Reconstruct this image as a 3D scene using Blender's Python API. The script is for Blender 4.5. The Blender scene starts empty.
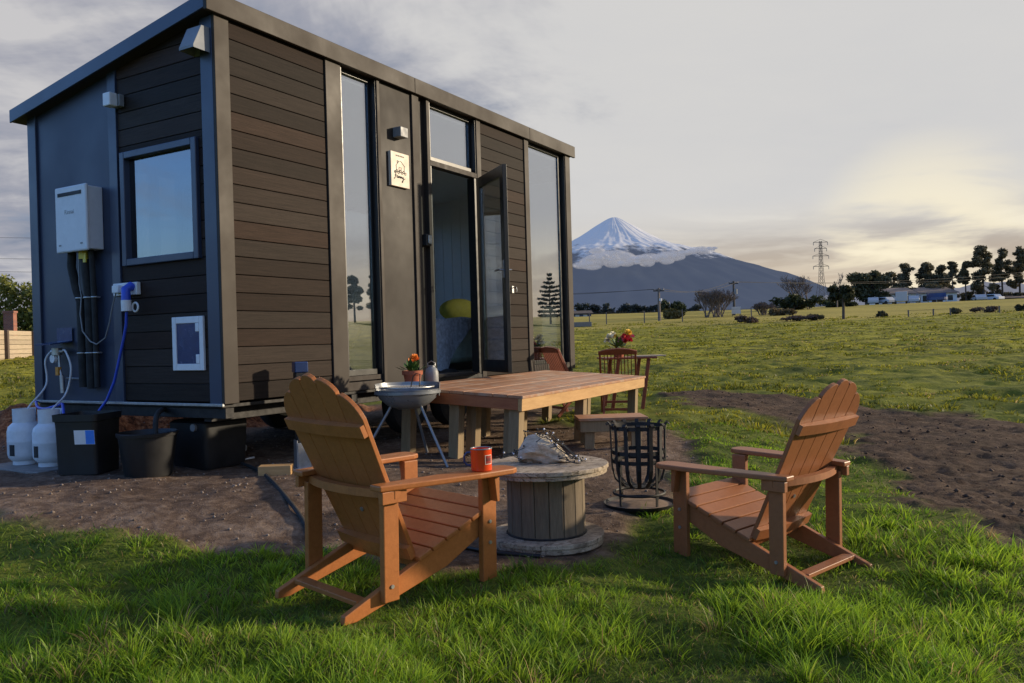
import bpy, bmesh, math, random
import numpy as np
from mathutils import Vector, Matrix
random.seed(7); RNG = np.random.default_rng(11)
scene = bpy.context.scene
COL = scene.collection
PI = math.pi

# ------------------------------------------------------------------ helpers
def lin(r, g, b):
    f = lambda c: (c/255/12.92) if c/255 <= .04045 else ((c/255+.055)/1.055)**2.4
    return (f(r), f(g), f(b), 1)

class MB:
    def __init__(s): s.V = []; s.F = []
    def add(s, vs, fs):
        n = len(s.V); s.V += [tuple(v) for v in vs]; s.F += [tuple(i+n for i in f) for f in fs]; return s
    def box(s, x0, x1, y0, y1, z0, z1):
        return s.add([(x, y, z) for z in (z0, z1) for y in (y0, y1) for x in (x0, x1)],
                     [(0,2,3,1),(4,5,7,6),(0,1,5,4),(2,6,7,3),(0,4,6,2),(1,3,7,5)])
    def obox(s, c, size, M=None):
        M = M or Matrix.Identity(3); hx, hy, hz = (k/2 for k in size); c = Vector(c)
        return s.add([c + M @ Vector((x, y, z)) for z in (-hz, hz) for y in (-hy, hy) for x in (-hx, hx)],
                     [(0,2,3,1),(4,5,7,6),(0,1,5,4),(2,6,7,3),(0,4,6,2),(1,3,7,5)])
    def beam(s, p, q, w, h, up=(0,0,1)):
        p, q = Vector(p), Vector(q); d = q-p; L = d.length; x = d.normalized()
        up = Vector(up)
        if abs(x.dot(up)) > .98: up = Vector((1,0,0))
        y = up.cross(x).normalized(); z = x.cross(y)
        return s.obox((p+q)/2, (L, w, h), Matrix((x, y, z)).transposed())
    def prism(s, pts, fn, t0, t1):
        n = len(pts)
        a = sum(pts[i][0]*pts[(i+1)%n][1]-pts[(i+1)%n][0]*pts[i][1] for i in range(n))
        if a < 0: pts = pts[::-1]
        v = [fn(u, w, t0) for u, w in pts] + [fn(u, w, t1) for u, w in pts]
        f = [tuple(range(n))[::-1], tuple(range(n, 2*n))] + [(i, (i+1) % n, (i+1) % n+n, i+n) for i in range(n)]
        return s.add(v, f)
    def tube(s, path, r, n=8, cap=True):
        P = [Vector(p) for p in path]; m = len(P); R = r if isinstance(r, (list, tuple)) else [r]*m
        t = [(P[min(i+1, m-1)]-P[max(i-1, 0)]).normalized() for i in range(m)]
        u = t[0].orthogonal().normalized(); vs = []
        for i in range(m):
            u = (u - t[i]*u.dot(t[i])); u = u.normalized() if u.length > 1e-6 else t[i].orthogonal().normalized()
            w = t[i].cross(u)
            vs += [P[i]+(u*math.cos(2*PI*k/n)+w*math.sin(2*PI*k/n))*R[i] for k in range(n)]
        fs = [(i*n+k, i*n+(k+1) % n, (i+1)*n+(k+1) % n, (i+1)*n+k) for i in range(m-1) for k in range(n)]
        if cap: fs += [tuple(range(n))[::-1], tuple((m-1)*n+k for k in range(n))]
        return s.add(vs, fs)
    def lathe(s, prof, n=24, c=(0,0,0), a0=0, a1=2*PI):
        full = abs(a1-a0-2*PI) < 1e-4; k = n if full else n+1; m = len(prof); vs = []
        for r, z in prof:
            vs += [(c[0]+r*math.cos(a0+(a1-a0)*j/n), c[1]+r*math.sin(a0+(a1-a0)*j/n), c[2]+z) for j in range(k)]
        fs = [(i*k+j, i*k+(j+1) % k, (i+1)*k+(j+1) % k, (i+1)*k+j) for i in range(m-1) for j in range(n)]
        return s.add(vs, fs)
    def torus(s, c, R, r, n=28, m=8, axis='z'):
        vs = []
        for i in range(n):
            a = 2*PI*i/n
            for j in range(m):
                b = 2*PI*j/m; q = R+r*math.cos(b); p = (q*math.cos(a), q*math.sin(a), r*math.sin(b))
                if axis == 'x': p = (p[2], p[0], p[1])
                if axis == 'y': p = (p[0], p[2], p[1])
                vs.append((c[0]+p[0], c[1]+p[1], c[2]+p[2]))
        return s.add(vs, [(i*m+j, ((i+1) % n)*m+j, ((i+1) % n)*m+(j+1) % m, i*m+(j+1) % m) for i in range(n) for j in range(m)])
    def ball(s, c, r, n=10, m=6, sc=(1,1,1)):
        vs = [(c[0], c[1], c[2]+r*sc[2])]
        for i in range(1, m):
            a = PI*i/m
            vs += [(c[0]+r*sc[0]*math.sin(a)*math.cos(2*PI*j/n), c[1]+r*sc[1]*math.sin(a)*math.sin(2*PI*j/n), c[2]+r*sc[2]*math.cos(a)) for j in range(n)]
        vs.append((c[0], c[1], c[2]-r*sc[2])); L = len(vs)-1
        fs = [(0, 1+j, 1+(j+1) % n) for j in range(n)]
        fs += [(1+i*n+j, 1+(i+1)*n+j, 1+(i+1)*n+(j+1) % n, 1+i*n+(j+1) % n) for i in range(m-2) for j in range(n)]
        fs += [(L, 1+(m-2)*n+(j+1) % n, 1+(m-2)*n+j) for j in range(n)]
        return s.add(vs, fs)
    def build(s, name, mat, parent=None, bevel=0, smooth=None, loc=None, rz=None):
        me = bpy.data.meshes.new(name); me.from_pydata(s.V, [], s.F)
        bm = bmesh.new(); bm.from_mesh(me); bmesh.ops.recalc_face_normals(bm, faces=bm.faces); bm.to_mesh(me); bm.free()
        o = bpy.data.objects.new(name, me); COL.objects.link(o)
        if mat: me.materials.append(mat)
        if parent is not None: o.parent = parent
        if loc is not None: o.location = loc
        if rz is not None: o.rotation_euler[2] = rz
        if smooth is not None:
            me.polygons.foreach_set('use_smooth', [True]*len(me.polygons)); me.set_sharp_from_angle(angle=math.radians(smooth))
        if bevel:
            b = o.modifiers.new('edge', 'BEVEL'); b.width = bevel; b.segments = 2; b.limit_method = 'ANGLE'; b.angle_limit = .6
        return o

def tag(o, label=None, cat=None, group=None, kind=None):
    if label: o['label'] = label
    if cat: o['category'] = cat
    if group: o['group'] = group
    if kind: o['kind'] = kind
    return o
def thing(name, label, cat, loc=(0,0,0), rz=0, group=None):
    o = bpy.data.objects.new(name, None); COL.objects.link(o); o.empty_display_size = .1
    o.location = loc; o.rotation_euler = (0, 0, rz)
    return tag(o, label, cat, group)
def kids(o): return [c for c in bpy.data.objects if c.parent == o]
def copy_tree(o, parent=None):
    c = o.copy(); COL.objects.link(c); c.parent = parent
    for ch in kids(o): copy_tree(ch, c)
    return c
def big_mesh(name, V, F, mat, cols=None, k=None, parent=None):
    """V (n,3) array, F (m,k) int array of equal-sized faces"""
    me = bpy.data.meshes.new(name); V = np.asarray(V, np.float32); F = np.asarray(F, np.int32); m, k = F.shape
    me.vertices.add(len(V)); me.vertices.foreach_set('co', V.ravel())
    me.loops.add(m*k); me.loops.foreach_set('vertex_index', F.ravel())
    me.polygons.add(m); me.polygons.foreach_set('loop_start', np.arange(0, m*k, k, dtype=np.int32))
    if cols is not None:
        a = me.color_attributes.new('tint', 'FLOAT_COLOR', 'POINT'); a.data.foreach_set('color', np.asarray(cols, np.float32).ravel())
    me.update(); me.validate()
    o = bpy.data.objects.new(name, me); COL.objects.link(o); me.materials.append(mat)
    if parent is not None: o.parent = parent
    return o
def text_mesh(body, size, mat, name, parent, M, shear=0, align='CENTER', depth=.0006):
    cu = bpy.data.curves.new(name, 'FONT'); cu.body = body; cu.size = size; cu.shear = shear; cu.align_x = align; cu.align_y = 'CENTER'; cu.extrude = depth
    t = bpy.data.objects.new(name+'_tmp', cu); COL.objects.link(t); dg = bpy.context.evaluated_depsgraph_get()
    me = bpy.data.meshes.new_from_object(t.evaluated_get(dg)); bpy.data.objects.remove(t)
    o = bpy.data.objects.new(name, me); COL.objects.link(o); me.materials.clear(); me.materials.append(mat)
    me.transform(M); o.parent = parent
    return o

# ------------------------------------------------------------------ materials
class NT:
    def __init__(s, name):
        s.m = bpy.data.materials.new(name); s.m.use_nodes = True; s.t = s.m.node_tree; s.b = s.t.nodes['Principled BSDF']; s.out = s.t.nodes['Material Output']
    def n(s, kind, **kw):
        x = s.t.nodes.new('ShaderNode'+kind)
        for k, v in kw.items():
            if k[0] == '_': setattr(x, k[1:], v)
            else:
                key = k.replace('__', ' '); x.inputs[key].default_value = v
        return x
    def l(s, a, b): s.t.links.new(a, b)
    def ramp(s, fac, stops):
        r = s.n('ValToRGB'); e = r.color_ramp.elements
        while len(e) < len(stops): e.new(.5)
        for el, (p, c) in zip(e, stops): el.position = p; el.color = c if len(c) == 4 else (*c, 1)
        s.l(fac, r.inputs[0]); return r.outputs[0]
    def noise(s, vec=None, scale=5, detail=4, rough=.6, dist=0):
        x = s.n('TexNoise', Scale=scale, Detail=detail, Roughness=rough, Distortion=dist)
        if vec is not None: s.l(vec, x.inputs['Vector'])
        return x.outputs['Fac']
    def coord(s, kind='Object', scale=(1,1,1)):
        c = s.n('TexCoord'); mp = s.n('Mapping'); mp.inputs['Scale'].default_value = scale; s.l(c.outputs[kind], mp.inputs['Vector']); return mp.outputs[0]
    def mix(s, fac, a, b, mode='MIX'):
        x = s.n('Mix', _data_type='RGBA', _blend_type=mode)
        for sock, v in ((x.inputs[0], fac), (x.inputs[6], a), (x.inputs[7], b)):
            if isinstance(v, bpy.types.NodeSocket): s.l(v, sock)
            elif isinstance(v, (int, float)): sock.default_value = v
            else: sock.default_value = v if len(v) == 4 else (*v, 1)
        return x.outputs[2]
    def math(s, op, a, b=None, clamp=False):
        x = s.n('Math', _operation=op, _use_clamp=clamp)
        for i, v in enumerate((a, b)):
            if v is None: continue
            if isinstance(v, bpy.types.NodeSocket): s.l(v, x.inputs[i])
            else: x.inputs[i].default_value = v
        return x.outputs[0]
    def bump(s, h, strength=.3, dist=.01):
        b = s.n('Bump', Strength=strength, Distance=dist); s.l(h, b.inputs['Height']); s.l(b.outputs[0], s.b.inputs['Normal'])
    def set(s, **kw):
        for k, v in kw.items():
            k = k.replace('__', ' ')
            if isinstance(v, bpy.types.NodeSocket): s.l(v, s.b.inputs[k])
            else: s.b.inputs[k].default_value = v
        return s

def plain(name, col, rough=.5, metal=0, var=.25, scale=18, bump=.0, spec=.5):
    t = NT(name); co = t.coord(); f = t.noise(co, scale, 5, .65)
    c = t.ramp(f, [(.25, tuple(k*(1-var) for k in col[:3])), (.75, tuple(k*(1+var) for k in col[:3]))])
    r = t.ramp(t.noise(co, scale*.6, 4), [(.3, (rough*.8,)*3), (.7, (min(1, rough*1.2),)*3)])
    t.set(Base__Color=c, Roughness=r, Metallic=metal); t.b.inputs['Specular IOR Level'].default_value = spec
    if bump: t.bump(f, bump, .005)
    return t.m
def wood(name, c1, c2, scale=(1, 12, 12), rough=.7, stripe=6, island=.35, bump=.25, dirt=None, hue=None, spec=.4, cracks=None):
    """grain runs along the axis whose scale is smallest"""
    t = NT(name); co = t.coord('Object', scale)
    g = t.n('NewGeometry').outputs['Random Per Island']
    off = t.n('VectorMath', _operation='ADD'); t.l(co, off.inputs[0])
    cx = t.n('CombineXYZ'); t.l(t.math('MULTIPLY', g, 37.), cx.inputs[0]); t.l(t.math('MULTIPLY', g, 91.), cx.inputs[1]); t.l(cx.outputs[0], off.inputs[1])
    f = t.noise(off.outputs[0], stripe, 6, .7, .6); f2 = t.noise(off.outputs[0], stripe*5, 3, .6)
    m = t.math('ADD', t.math('MULTIPLY', f, .7), t.math('MULTIPLY', f2, .3))
    c = t.ramp(m, [(.3, c1), (.7, c2)])
    v = t.math('ADD', t.math('MULTIPLY', g, island), 1-island/2)
    vv = t.n('CombineColor'); [t.l(v, vv.inputs[i]) for i in range(3)]
    c = t.mix(1, c, vv.outputs[0], 'MULTIPLY')
    if hue:
        g2 = t.math('FRACT', t.math('MULTIPLY', g, 7.31)); c = t.mix(g2, c, t.mix(1, c, hue, 'MULTIPLY'))
    if cracks:
        k = t.ramp(t.noise(off.outputs[0], cracks, 5, .8, 1.5), [(.40, (.16,.13,.1)), (.50, (1,1,1))]); c = t.mix(.85, c, t.mix(1, c, k, 'MULTIPLY'))
    if dirt:
        w = t.ramp(t.noise(t.coord(), 5, 6, .7), [(.48, (0,0,0)), (.68, (1,1,1))]); c = t.mix(w, c, dirt)
    t.set(Base__Color=c, Roughness=rough); t.b.inputs['Specular IOR Level'].default_value = spec; t.bump(m, bump, .004)
    return t.m

M = {}
M['taupe'] = plain('taupe_painted_metal', (.05, .041, .034), .55, 0, .05, 2.5, 0, .15)
M['panel'] = plain('taupe_panel', (.034, .029, .026), .55, 0, .05, 2, 0, .15)
M['taupe_sky_tinted'] = plain('taupe_metal_sky_tinted', (.034, .047, .085), .38, 0, .05, 2.5, 0, .5)  # same taupe paint, blue sky reflection mixed into the base colour
M['panel_sky_tinted'] = plain('taupe_panel_sky_tinted', (.030, .040, .075), .45, 0, .05, 2, 0, .4)  # bluish copy of the panel paint, sky reflection put into its colour
M['clad'] = wood('composite_cladding', (.011, .0085, .007), (.039, .030, .0245), (1.0, 34, 34), .7, 4, .9, .45, None, (1.18, .9, .78), .12)
M['cladend'] = wood('composite_cladding_end', (.014, .0105, .009), (.045, .034, .028), (34, 1.0, 34), .6, 4, .9, .45, None, (1.25, .9, .8), .12)
M['black'] = plain('black_aluminium', (.012, .013, .014), .35, 0, .2)
M['blackplastic'] = plain('black_plastic', (.014, .014, .015), .5, 0, .3, 8, .05)
M['darkrubber'] = plain('dark_rubber', (.02, .02, .02), .85, 0, .3, 20, .1)
M['alu'] = plain('bronze_window_frame', (.055, .046, .04), .6, 0, .1, 18, 0, .15)
M['steel'] = plain('galvanised_steel', (.42, .43, .44), .42, .8, .25, 30)
M['steelpaint'] = plain('silver_enamel', (.24, .255, .275), .3, .35, .12, 12)
M['white'] = plain('white_powder_coat', (.62, .64, .67), .4, 0, .06)
M['whiteplastic'] = plain('white_plastic', (.72, .74, .76), .45, 0, .08)
M['cylinder'] = plain('white_cylinder_paint', (.66, .7, .74), .4, 0, .12, 14)
M['cream'] = plain('cream_board', (.72, .62, .5), .6, 0, .06)
M['ink'] = plain('dark_ink', (.02, .02, .022), .7, 0, .1)
M['vent'] = plain('grey_vent_paint', (.24, .26, .29), .6, 0, .1, 12, 0, .2)
M['grey'] = plain('grey_plastic', (.22, .23, .24), .5, 0, .15)
M['blue'] = plain('blue_plastic', (.03, .08, .55), .4, 0, .15)
M['bluelabel'] = plain('blue_label', (.05, .22, .75), .5, 0, .15)
M['bluepanel'] = plain('blue_bracket', (.035, .06, .16), .25, .2, .15)
M['brass'] = plain('brass', (.45, .28, .07), .35, .9, .15)
M['yellow'] = plain('yellow_valve', (.55, .45, .03), .4)
M['orangeplastic'] = plain('orange_part', (.6, .25, .03), .5)
M['orange'] = plain('orange_enamel', (.72, .065, .012), .22, 0, .06)
M['redlabel'] = plain('dark_red_label', (.32, .02, .015), .4)
M['iron'] = plain('blackened_iron', (.022, .021, .021), .6, .4, .45, 25, .2)
M['rust'] = plain('rusty_ash', (.22, .15, .1), .9, .1, .4, 20, .3)
M['terracotta'] = plain('terracotta', (.34, .095, .045), .8, 0, .2, 18, .1)
M['soil'] = plain('potting_soil', (.03, .02, .013), .95, 0, .4, 40, .5)
M['leaf'] = plain('plant_leaf', (.06, .13, .025), .5, 0, .35, 9)
M['petal_orange'] = plain('orange_petals', (.8, .22, .02), .6)
M['petal_red'] = plain('red_petals', (.55, .02, .03), .6, 0, .3)
M['petal_pink'] = plain('pink_petals', (.6, .12, .2), .6)
M['petal_yellow'] = plain('yellow_petals', (.8, .5, .05), .6)
M['petal_white'] = plain('cream_petals', (.75, .7, .5), .6)
M['hdpe'] = wood('brown_poly_lumber', (.32, .105, .025), (.46, .16, .043), (4, 4, 4), .45, 9, .16, .12)
M['hdpe2'] = wood('faded_brown_poly_lumber', (.25, .09, .032), (.35, .13, .047), (4, 4, 4), .48, 9, .16, .12)
M['decktop'] = wood('red_stained_deck_boards', (.27, .095, .042), (.50, .27, .14), (1.2, 10, 10), .55, 3, .4, .2, (.40, .31, .23))
M['deckside'] = wood('treated_pine', (.40, .22, .08), (.60, .37, .16), (1.2, 10, 10), .7, 3, .15, .15)
M['deckend'] = wood('red_stained_fascia', (.26, .07, .026), (.42, .15, .055), (10, 1.2, 10), .6, 3, .15, .15)
M['post'] = wood('weathered_treated_pine', (.2, .14, .075), (.36, .26, .145), (10, 10, 1.2), .8, 3, .35, .25)
M['spoolwood'] = wood('grey_weathered_ply', (.24, .18, .12), (.62, .52, .39), (3, 9, 9), .85, 4, .25, .5, (.17, .13, .095), None, .2, 3.2)
M['stave'] = wood('grey_brown_staves', (.10, .078, .052), (.23, .175, .115), (11, 11, 1.2), .85, 3, .25, .4)
M['teak'] = wood('red_brown_hardwood', (.17, .036, .017), (.30, .085, .038), (4, 4, 4), .5, 5, .25, .1)
M['palewood'] = wood('pale_wood', (.42, .33, .22), (.62, .52, .38), (2, 10, 10), .7, 4)
M['shell'] = wood('pale_driftwood', (.26, .20, .13), (.72, .62, .47), (2, 9, 9), .75, 5, .2, .5)
M['concrete'] = plain('concrete', (.2, .19, .175), .9, 0, .3, 14, .2)
M['intwall'] = plain('white_interior_boards', (.78, .8, .83), .6, 0, .03)
M['intfloor'] = wood('interior_floor', (.12, .08, .05), (.22, .15, .09), (1, 10, 10), .5, 4)
M['linen'] = plain('sage_linen', (.42, .52, .44), .9, 0, .25, 9, .3)
M['throw'] = plain('patterned_throw', (.5, .55, .6), .9, 0, .5, 22, .4)
M['cushion'] = plain('olive_cushion', (.36, .35, .06), .9, 0, .15, 12)
M['curtain'] = plain('white_curtain', (.78, .78, .76), .9, 0, .06)
M['fencewood'] = wood('pale_fence_boards', (.28, .22, .16), (.46, .38, .28), (1, 8, 8), .85, 3, .25)
M['fencedark'] = wood('dark_fence_post', (.07, .05, .04), (.13, .1, .08), (8, 8, 1), .85, 3, .25)
M['pole'] = plain('grey_pole', (.14, .12, .11), .8, 0, .2)
M['poledark'] = plain('dark_pole', (.05, .045, .042), .8, 0, .2)
M['bark'] = plain('bark', (.07, .055, .045), .95, 0, .4, 6, .4)
M['barkgrey'] = plain('grey_twigs', (.16, .125, .105), .95, 0, .3, 6, .2)
M['carwhite'] = plain('white_car_paint', (.42, .44, .47), .2, 0, .03)
M['carblue'] = plain('blue_tarpaulin', (.05, .075, .18), .5, 0, .2)
M['carglass'] = plain('dark_car_glass', (.02, .025, .03), .1, 0, .1)
M['tin'] = plain('rusty_grey_roof', (.22, .17, .145), .7, .1, .25, 1.2)
M['wallblue'] = plain('pale_blue_weatherboard', (.62, .68, .74), .7, 0, .1, 1)
M['darkshed'] = plain('dark_shed', (.06, .045, .04), .8, 0, .25, 1)

def brick_mat():
    t = NT('brickwork'); co = t.coord()
    b = t.n('TexBrick', Scale=4.); b.inputs['Color1'].default_value = (.3, .1, .06, 1); b.inputs['Color2'].default_value = (.2, .07, .05, 1); b.inputs['Mortar'].default_value = (.3, .27, .24, 1)
    r = t.n('Mapping'); r.inputs['Rotation'].default_value = (PI/2, 0, 0); t.l(co, r.inputs[0]); t.l(r.outputs[0], b.inputs['Vector'])
    t.set(Base__Color=b.outputs[0], Roughness=.9); return t.m
M['brick'] = brick_mat()

def glass_mat(name, tint=(.8, .85, .86), refl=1.5, rough=0.0, dark=.55):
    t = NT(name); t.t.nodes.remove(t.b)
    lw = t.n('LayerWeight', Blend=.5); fr_ = t.math('POWER', lw.outputs['Facing'], 3.5); frs = t.math('ADD', t.math('MULTIPLY', fr_, 1-refl), refl, True); tr = t.n('BsdfTransparent'); tr.inputs[0].default_value = (*[k*dark for k in tint], 1)
    gl = t.n('BsdfGlossy', Roughness=rough); gl.inputs[0].default_value = (.95, .96, 1, 1)
    # faint waviness of real float glass
    bp = t.n('Bump', Strength=.02, Distance=.02); t.l(t.noise(t.coord(), 1.3, 2), bp.inputs['Height']); t.l(bp.outputs[0], gl.inputs['Normal'])
    mx = t.n('MixShader'); t.l(frs, mx.inputs[0]); t.l(tr.outputs[0], mx.inputs[1]); t.l(gl.outputs[0], mx.inputs[2]); t.l(mx.outputs[0], t.out.inputs[0])
    return t.m
M['glass'] = glass_mat('tinted_double_glazing', refl=.42, dark=.82)
M['glassend'] = glass_mat('end_window_glazing', refl=.17, dark=.3)
M['glassclear'] = glass_mat('clear_pane', refl=.22, dark=.9)

def leaf_mat(name, c1, c2, trans=.35, attr=True):
    t = NT(name); t.t.nodes.remove(t.b)
    if attr:
        a = t.n('VertexColor', _layer_name='tint'); col = a.outputs[0]
    else:
        g = t.n('NewGeometry').outputs['Random Per Island']; col = t.ramp(g, [(0, c1), (1, c2)])
    d = t.n('BsdfDiffuse'); tl = t.n('BsdfTranslucent'); t.l(col, d.inputs[0]); t.l(col, tl.inputs[0])
    mx = t.n('MixShader'); mx.inputs[0].default_value = trans; t.l(d.outputs[0], mx.inputs[1]); t.l(tl.outputs[0], mx.inputs[2])
    gl = t.n('BsdfGlossy', Roughness=.45); gl.inputs[0].default_value = (1, 1, 1, 1)
    m2 = t.n('MixShader'); m2.inputs[0].default_value = .015; t.l(mx.outputs[0], m2.inputs[1]); t.l(gl.outputs[0], m2.inputs[2]); t.l(m2.outputs[0], t.out.inputs[0])
    return t.m
M['grass'] = leaf_mat('grass_blades', None, None, .55)
M['foliage'] = leaf_mat('foliage', None, None, .25)

# ------------------------------------------------------------------ camera
PITCH, ROLL, FPX = -.0034, -.0283, 820.0
cd = bpy.data.cameras.new('camera'); cam = bpy.data.objects.new('camera', cd); COL.objects.link(cam)
cd.sensor_width = 36; cd.lens = FPX/1024*36; cd.clip_start = .05; cd.clip_end = 30000
cf = Vector((0, math.cos(PITCH), math.sin(PITCH))); cu_ = Vector((0, -math.sin(PITCH), math.cos(PITCH))); cr = Vector((1, 0, 0))
r2 = cr*math.cos(ROLL)+cu_*math.sin(ROLL); u2 = -cr*math.sin(ROLL)+cu_*math.cos(ROLL)
cam.matrix_world = Matrix(((r2.x, u2.x, -cf.x, 0), (r2.y, u2.y, -cf.y, 0), (r2.z, u2.z, -cf.z, 0), (0, 0, 0, 1)))
scene.camera = cam

# ------------------------------------------------------------------ light and sky
SUN_EL = math.radians(14); SUN_AZ = math.radians(77)      # azimuth clockwise from +Y
sd = Vector((math.sin(SUN_AZ)*math.cos(SUN_EL), math.cos(SUN_AZ)*math.cos(SUN_EL), math.sin(SUN_EL)))
sl = bpy.data.lights.new('sun', 'SUN'); sun = bpy.data.objects.new('sun', sl); COL.objects.link(sun)
sl.energy = 5.3; sl.angle = math.radians(2.0); sl.color = (1, .83, .60)
sun.rotation_euler = (-sd).to_track_quat('-Z', 'Y').to_euler()
W = bpy.data.worlds.new('World'); scene.world = W; W.use_nodes = True
wt = W.node_tree; wt.nodes.clear()
def wn(k, **kw):
    x = wt.nodes.new('ShaderNode'+k)
    for a, v in kw.items():
        if a[0] == '_': setattr(x, a[1:], v)
        else: x.inputs[a.replace('__', ' ')].default_value = v
    return x
def wl(a, b): wt.links.new(a, b)
def wm(op, a, b=None, clamp=False):
    x = wn('Math', _operation=op, _use_clamp=clamp)
    for i, v in enumerate((a, b)):
        if v is None: continue
        if isinstance(v, bpy.types.NodeSocket): wl(v, x.inputs[i])
        else: x.inputs[i].default_value = v
    return x.outputs[0]
def wramp(f, stops):
    r = wn('ValToRGB'); e = r.color_ramp.elements
    while len(e) < len(stops): e.new(.5)
    for el, (p, c) in zip(e, stops): el.position = p; el.color = (*c, 1)
    wl(f, r.inputs[0]); return r.outputs[0]
def wmix(f, a, b, mode='MIX'):
    x = wn('Mix', _data_type='RGBA', _blend_type=mode)
    for s, v in ((x.inputs[0], f), (x.inputs[6], a), (x.inputs[7], b)):
        if isinstance(v, bpy.types.NodeSocket): wl(v, s)
        elif isinstance(v, (int, float)): s.default_value = v
        else: s.default_value = (*v, 1)
    return x.outputs[2]
def wsm(v, a, b):
    x = wn('MapRange', _interpolation_type='SMOOTHSTEP'); wl(v, x.inputs[0]); x.inputs[1].default_value = a; x.inputs[2].default_value = b; return x.outputs[0]
sky = wn('TexSky'); sky.sky_type = 'NISHITA'; sky.sun_disc = False; sky.sun_elevation = SUN_EL; sky.sun_rotation = SUN_AZ; sky.air_density = 1.2; sky.dust_density = 1.5
tc = wn('TexCoord'); sep = wn('SeparateXYZ'); wl(tc.outputs['Generated'], sep.inputs[0])
X, Y, Zz = sep.outputs
el = wm('MAXIMUM', Zz, 0)
den = wm('ADD', el, .16)
comb = wn('CombineXYZ'); wl(wm('DIVIDE', X, den), comb.inputs[0]); wl(wm('DIVIDE', Y, den), comb.inputs[1])
def cloud(scale, det, rough, dist, off, sq=(1, 1, 1)):
    mp = wn('Mapping'); mp.inputs['Location'].default_value = off; mp.inputs['Scale'].default_value = sq; wl(comb.outputs[0], mp.inputs[0])
    n = wn('TexNoise', Scale=scale, Detail=det, Roughness=rough, Distortion=dist); wl(mp.outputs[0], n.inputs['Vector']); return n.outputs['Fac']
big = cloud(.55, 5, .55, .5, (3.1, 1.7, 0)); mid = cloud(1.5, 6, .6, .4, (7.3, 2.2, 0), (1, .7, 1)); fine = cloud(4.0, 5, .62, .3, (1.2, 9.4, 0), (.6, 1, 1))
sdot = wm('ADD', wm('MULTIPLY', X, .80), wm('MULTIPLY', Y, .60))          # towards the bright quarter of the sky
sunward = wsm(sdot, -.55, .95)
base = wmix(1, sky.outputs[0], (.115, .175, .31), 'MULTIPLY')
f = wm('ADD', wm('MULTIPLY', big, .55), wm('ADD', wm('MULTIPLY', mid, .3), wm('MULTIPLY', fine, .15)))
cov = wm('ADD', wm('ADD', f, wm('MULTIPLY', sunward, .36)), wm('MULTIPLY', wsm(Y, .1, .7), .13))
cover = wsm(cov, .50, .70)
shade = wm('ADD', wm('MULTIPLY', mid, .6), wm('MULTIPLY', fine, .4))
cold = wramp(shade, [(.36, (.22, .26, .35)), (.48, (.36, .37, .43)), (.60, (.58, .57, .58))])
warm = wramp(shade, [(.24, (.59, .595, .61)), (.36, (.63, .625, .625)), (.6, (.655, .645, .635))])
ccol = wmix(wsm(wm('ADD', sdot, wm('MULTIPLY', wm('SUBTRACT', mid, .5), 1.1)), .30, .62), cold, warm)
skyc = wmix(cover, base, ccol)
# low warm band with brown-grey streaks and brighter gaps, strongest sunward
low = wm('MULTIPLY', wsm(wm('SUBTRACT', .16, el), .0, .09), wsm(sdot, .35, .8))
streak = cloud(1.5, 5, .55, .5, (0.4, 3.3, 0), (.75, .9, 1))
lowc = wramp(streak, [(.36, (.44, .38, .32)), (.45, (.58, .52, .44)), (.52, (.70, .62, .50)), (.60, (.95, .86, .68))])
skyc = wmix(wm('MULTIPLY', low, .92), skyc, lowc)
hz = wm('MULTIPLY', wsm(wm('SUBTRACT', .12, el), .0, .12), wsm(sdot, .2, .9))
skyc = wmix(wm('MULTIPLY', hz, .6), skyc, (.80, .60, .38))
gd = wn('VectorMath', _operation='DOT_PRODUCT'); wl(tc.outputs['Generated'], gd.inputs[0]); gd.inputs[1].default_value = (.452, .887, .088)
glow = wm('MULTIPLY', wsm(gd.outputs['Value'], .990, 1.0), wsm(streak, .38, .56))
skyc = wmix(wm('MULTIPLY', glow, .75), skyc, (1.0, .90, .66))
bg = wn('Background', Strength=1.0); wl(skyc, bg.inputs[0]); wo = wn('OutputWorld'); wl(bg.outputs[0], wo.inputs[0])
scene.view_settings.view_transform = 'Standard'; scene.view_settings.look = 'None'; scene.view_settings.exposure = 0; scene.view_settings.gamma = 1
scene.cycles.max_bounces = 8; scene.cycles.transparent_max_bounces = 16; scene.cycles.use_denoising = True
scene.cycles.sample_clamp_indirect = 4

# ------------------------------------------------------------------ ground
HC = (-2.1066, 5.9822); HYAW = 1.0457
CP = [(-.62,3.9,-1.2),(-.8,3.4,-1.235),(1.4,4.5,-1.28),(1.7,4.2,-1.33),(.19,4.71,-1.17),(.82,5.44,-1.12),(-.5,6.83,-1.0),(-.95,7.1,-.95),(-3.2,6.1,-.93),(-4.2,6.5,-.93),(-1.6,6.2,-.97),(0,2.5,-1.28),(-2.5,3.0,-1.2),(2.5,3.,-1.33),(0,0,-1.35),(1.0,8.5,-.97),(1.25,10,-1.0),(4,9,-1.2),(4,6,-1.28),(-8,16,-.95),(3,15,-1.0),(-1,12,-.93),(-6,8,-.93),(0,20,-.95),(8,14,-1.15),(-6,3,-1.1),(-3,0,-1.3),(3,0,-1.38),(7,6,-1.35),(-3,8,-.93),(0,10,-.95)]
def sstep(a, b, x):
    t = np.clip((np.asarray(x, float)-a)/(b-a), 0, 1); return t*t*(3-2*t)
def _hash(ix, iy): 
    n = (ix*374761393 + iy*668265263) & 0x7fffffff; n = ((n ^ (n >> 13))*1274126177) & 0x7fffffff; return ((n ^ (n >> 16)) & 0xffff)/65535.
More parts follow.
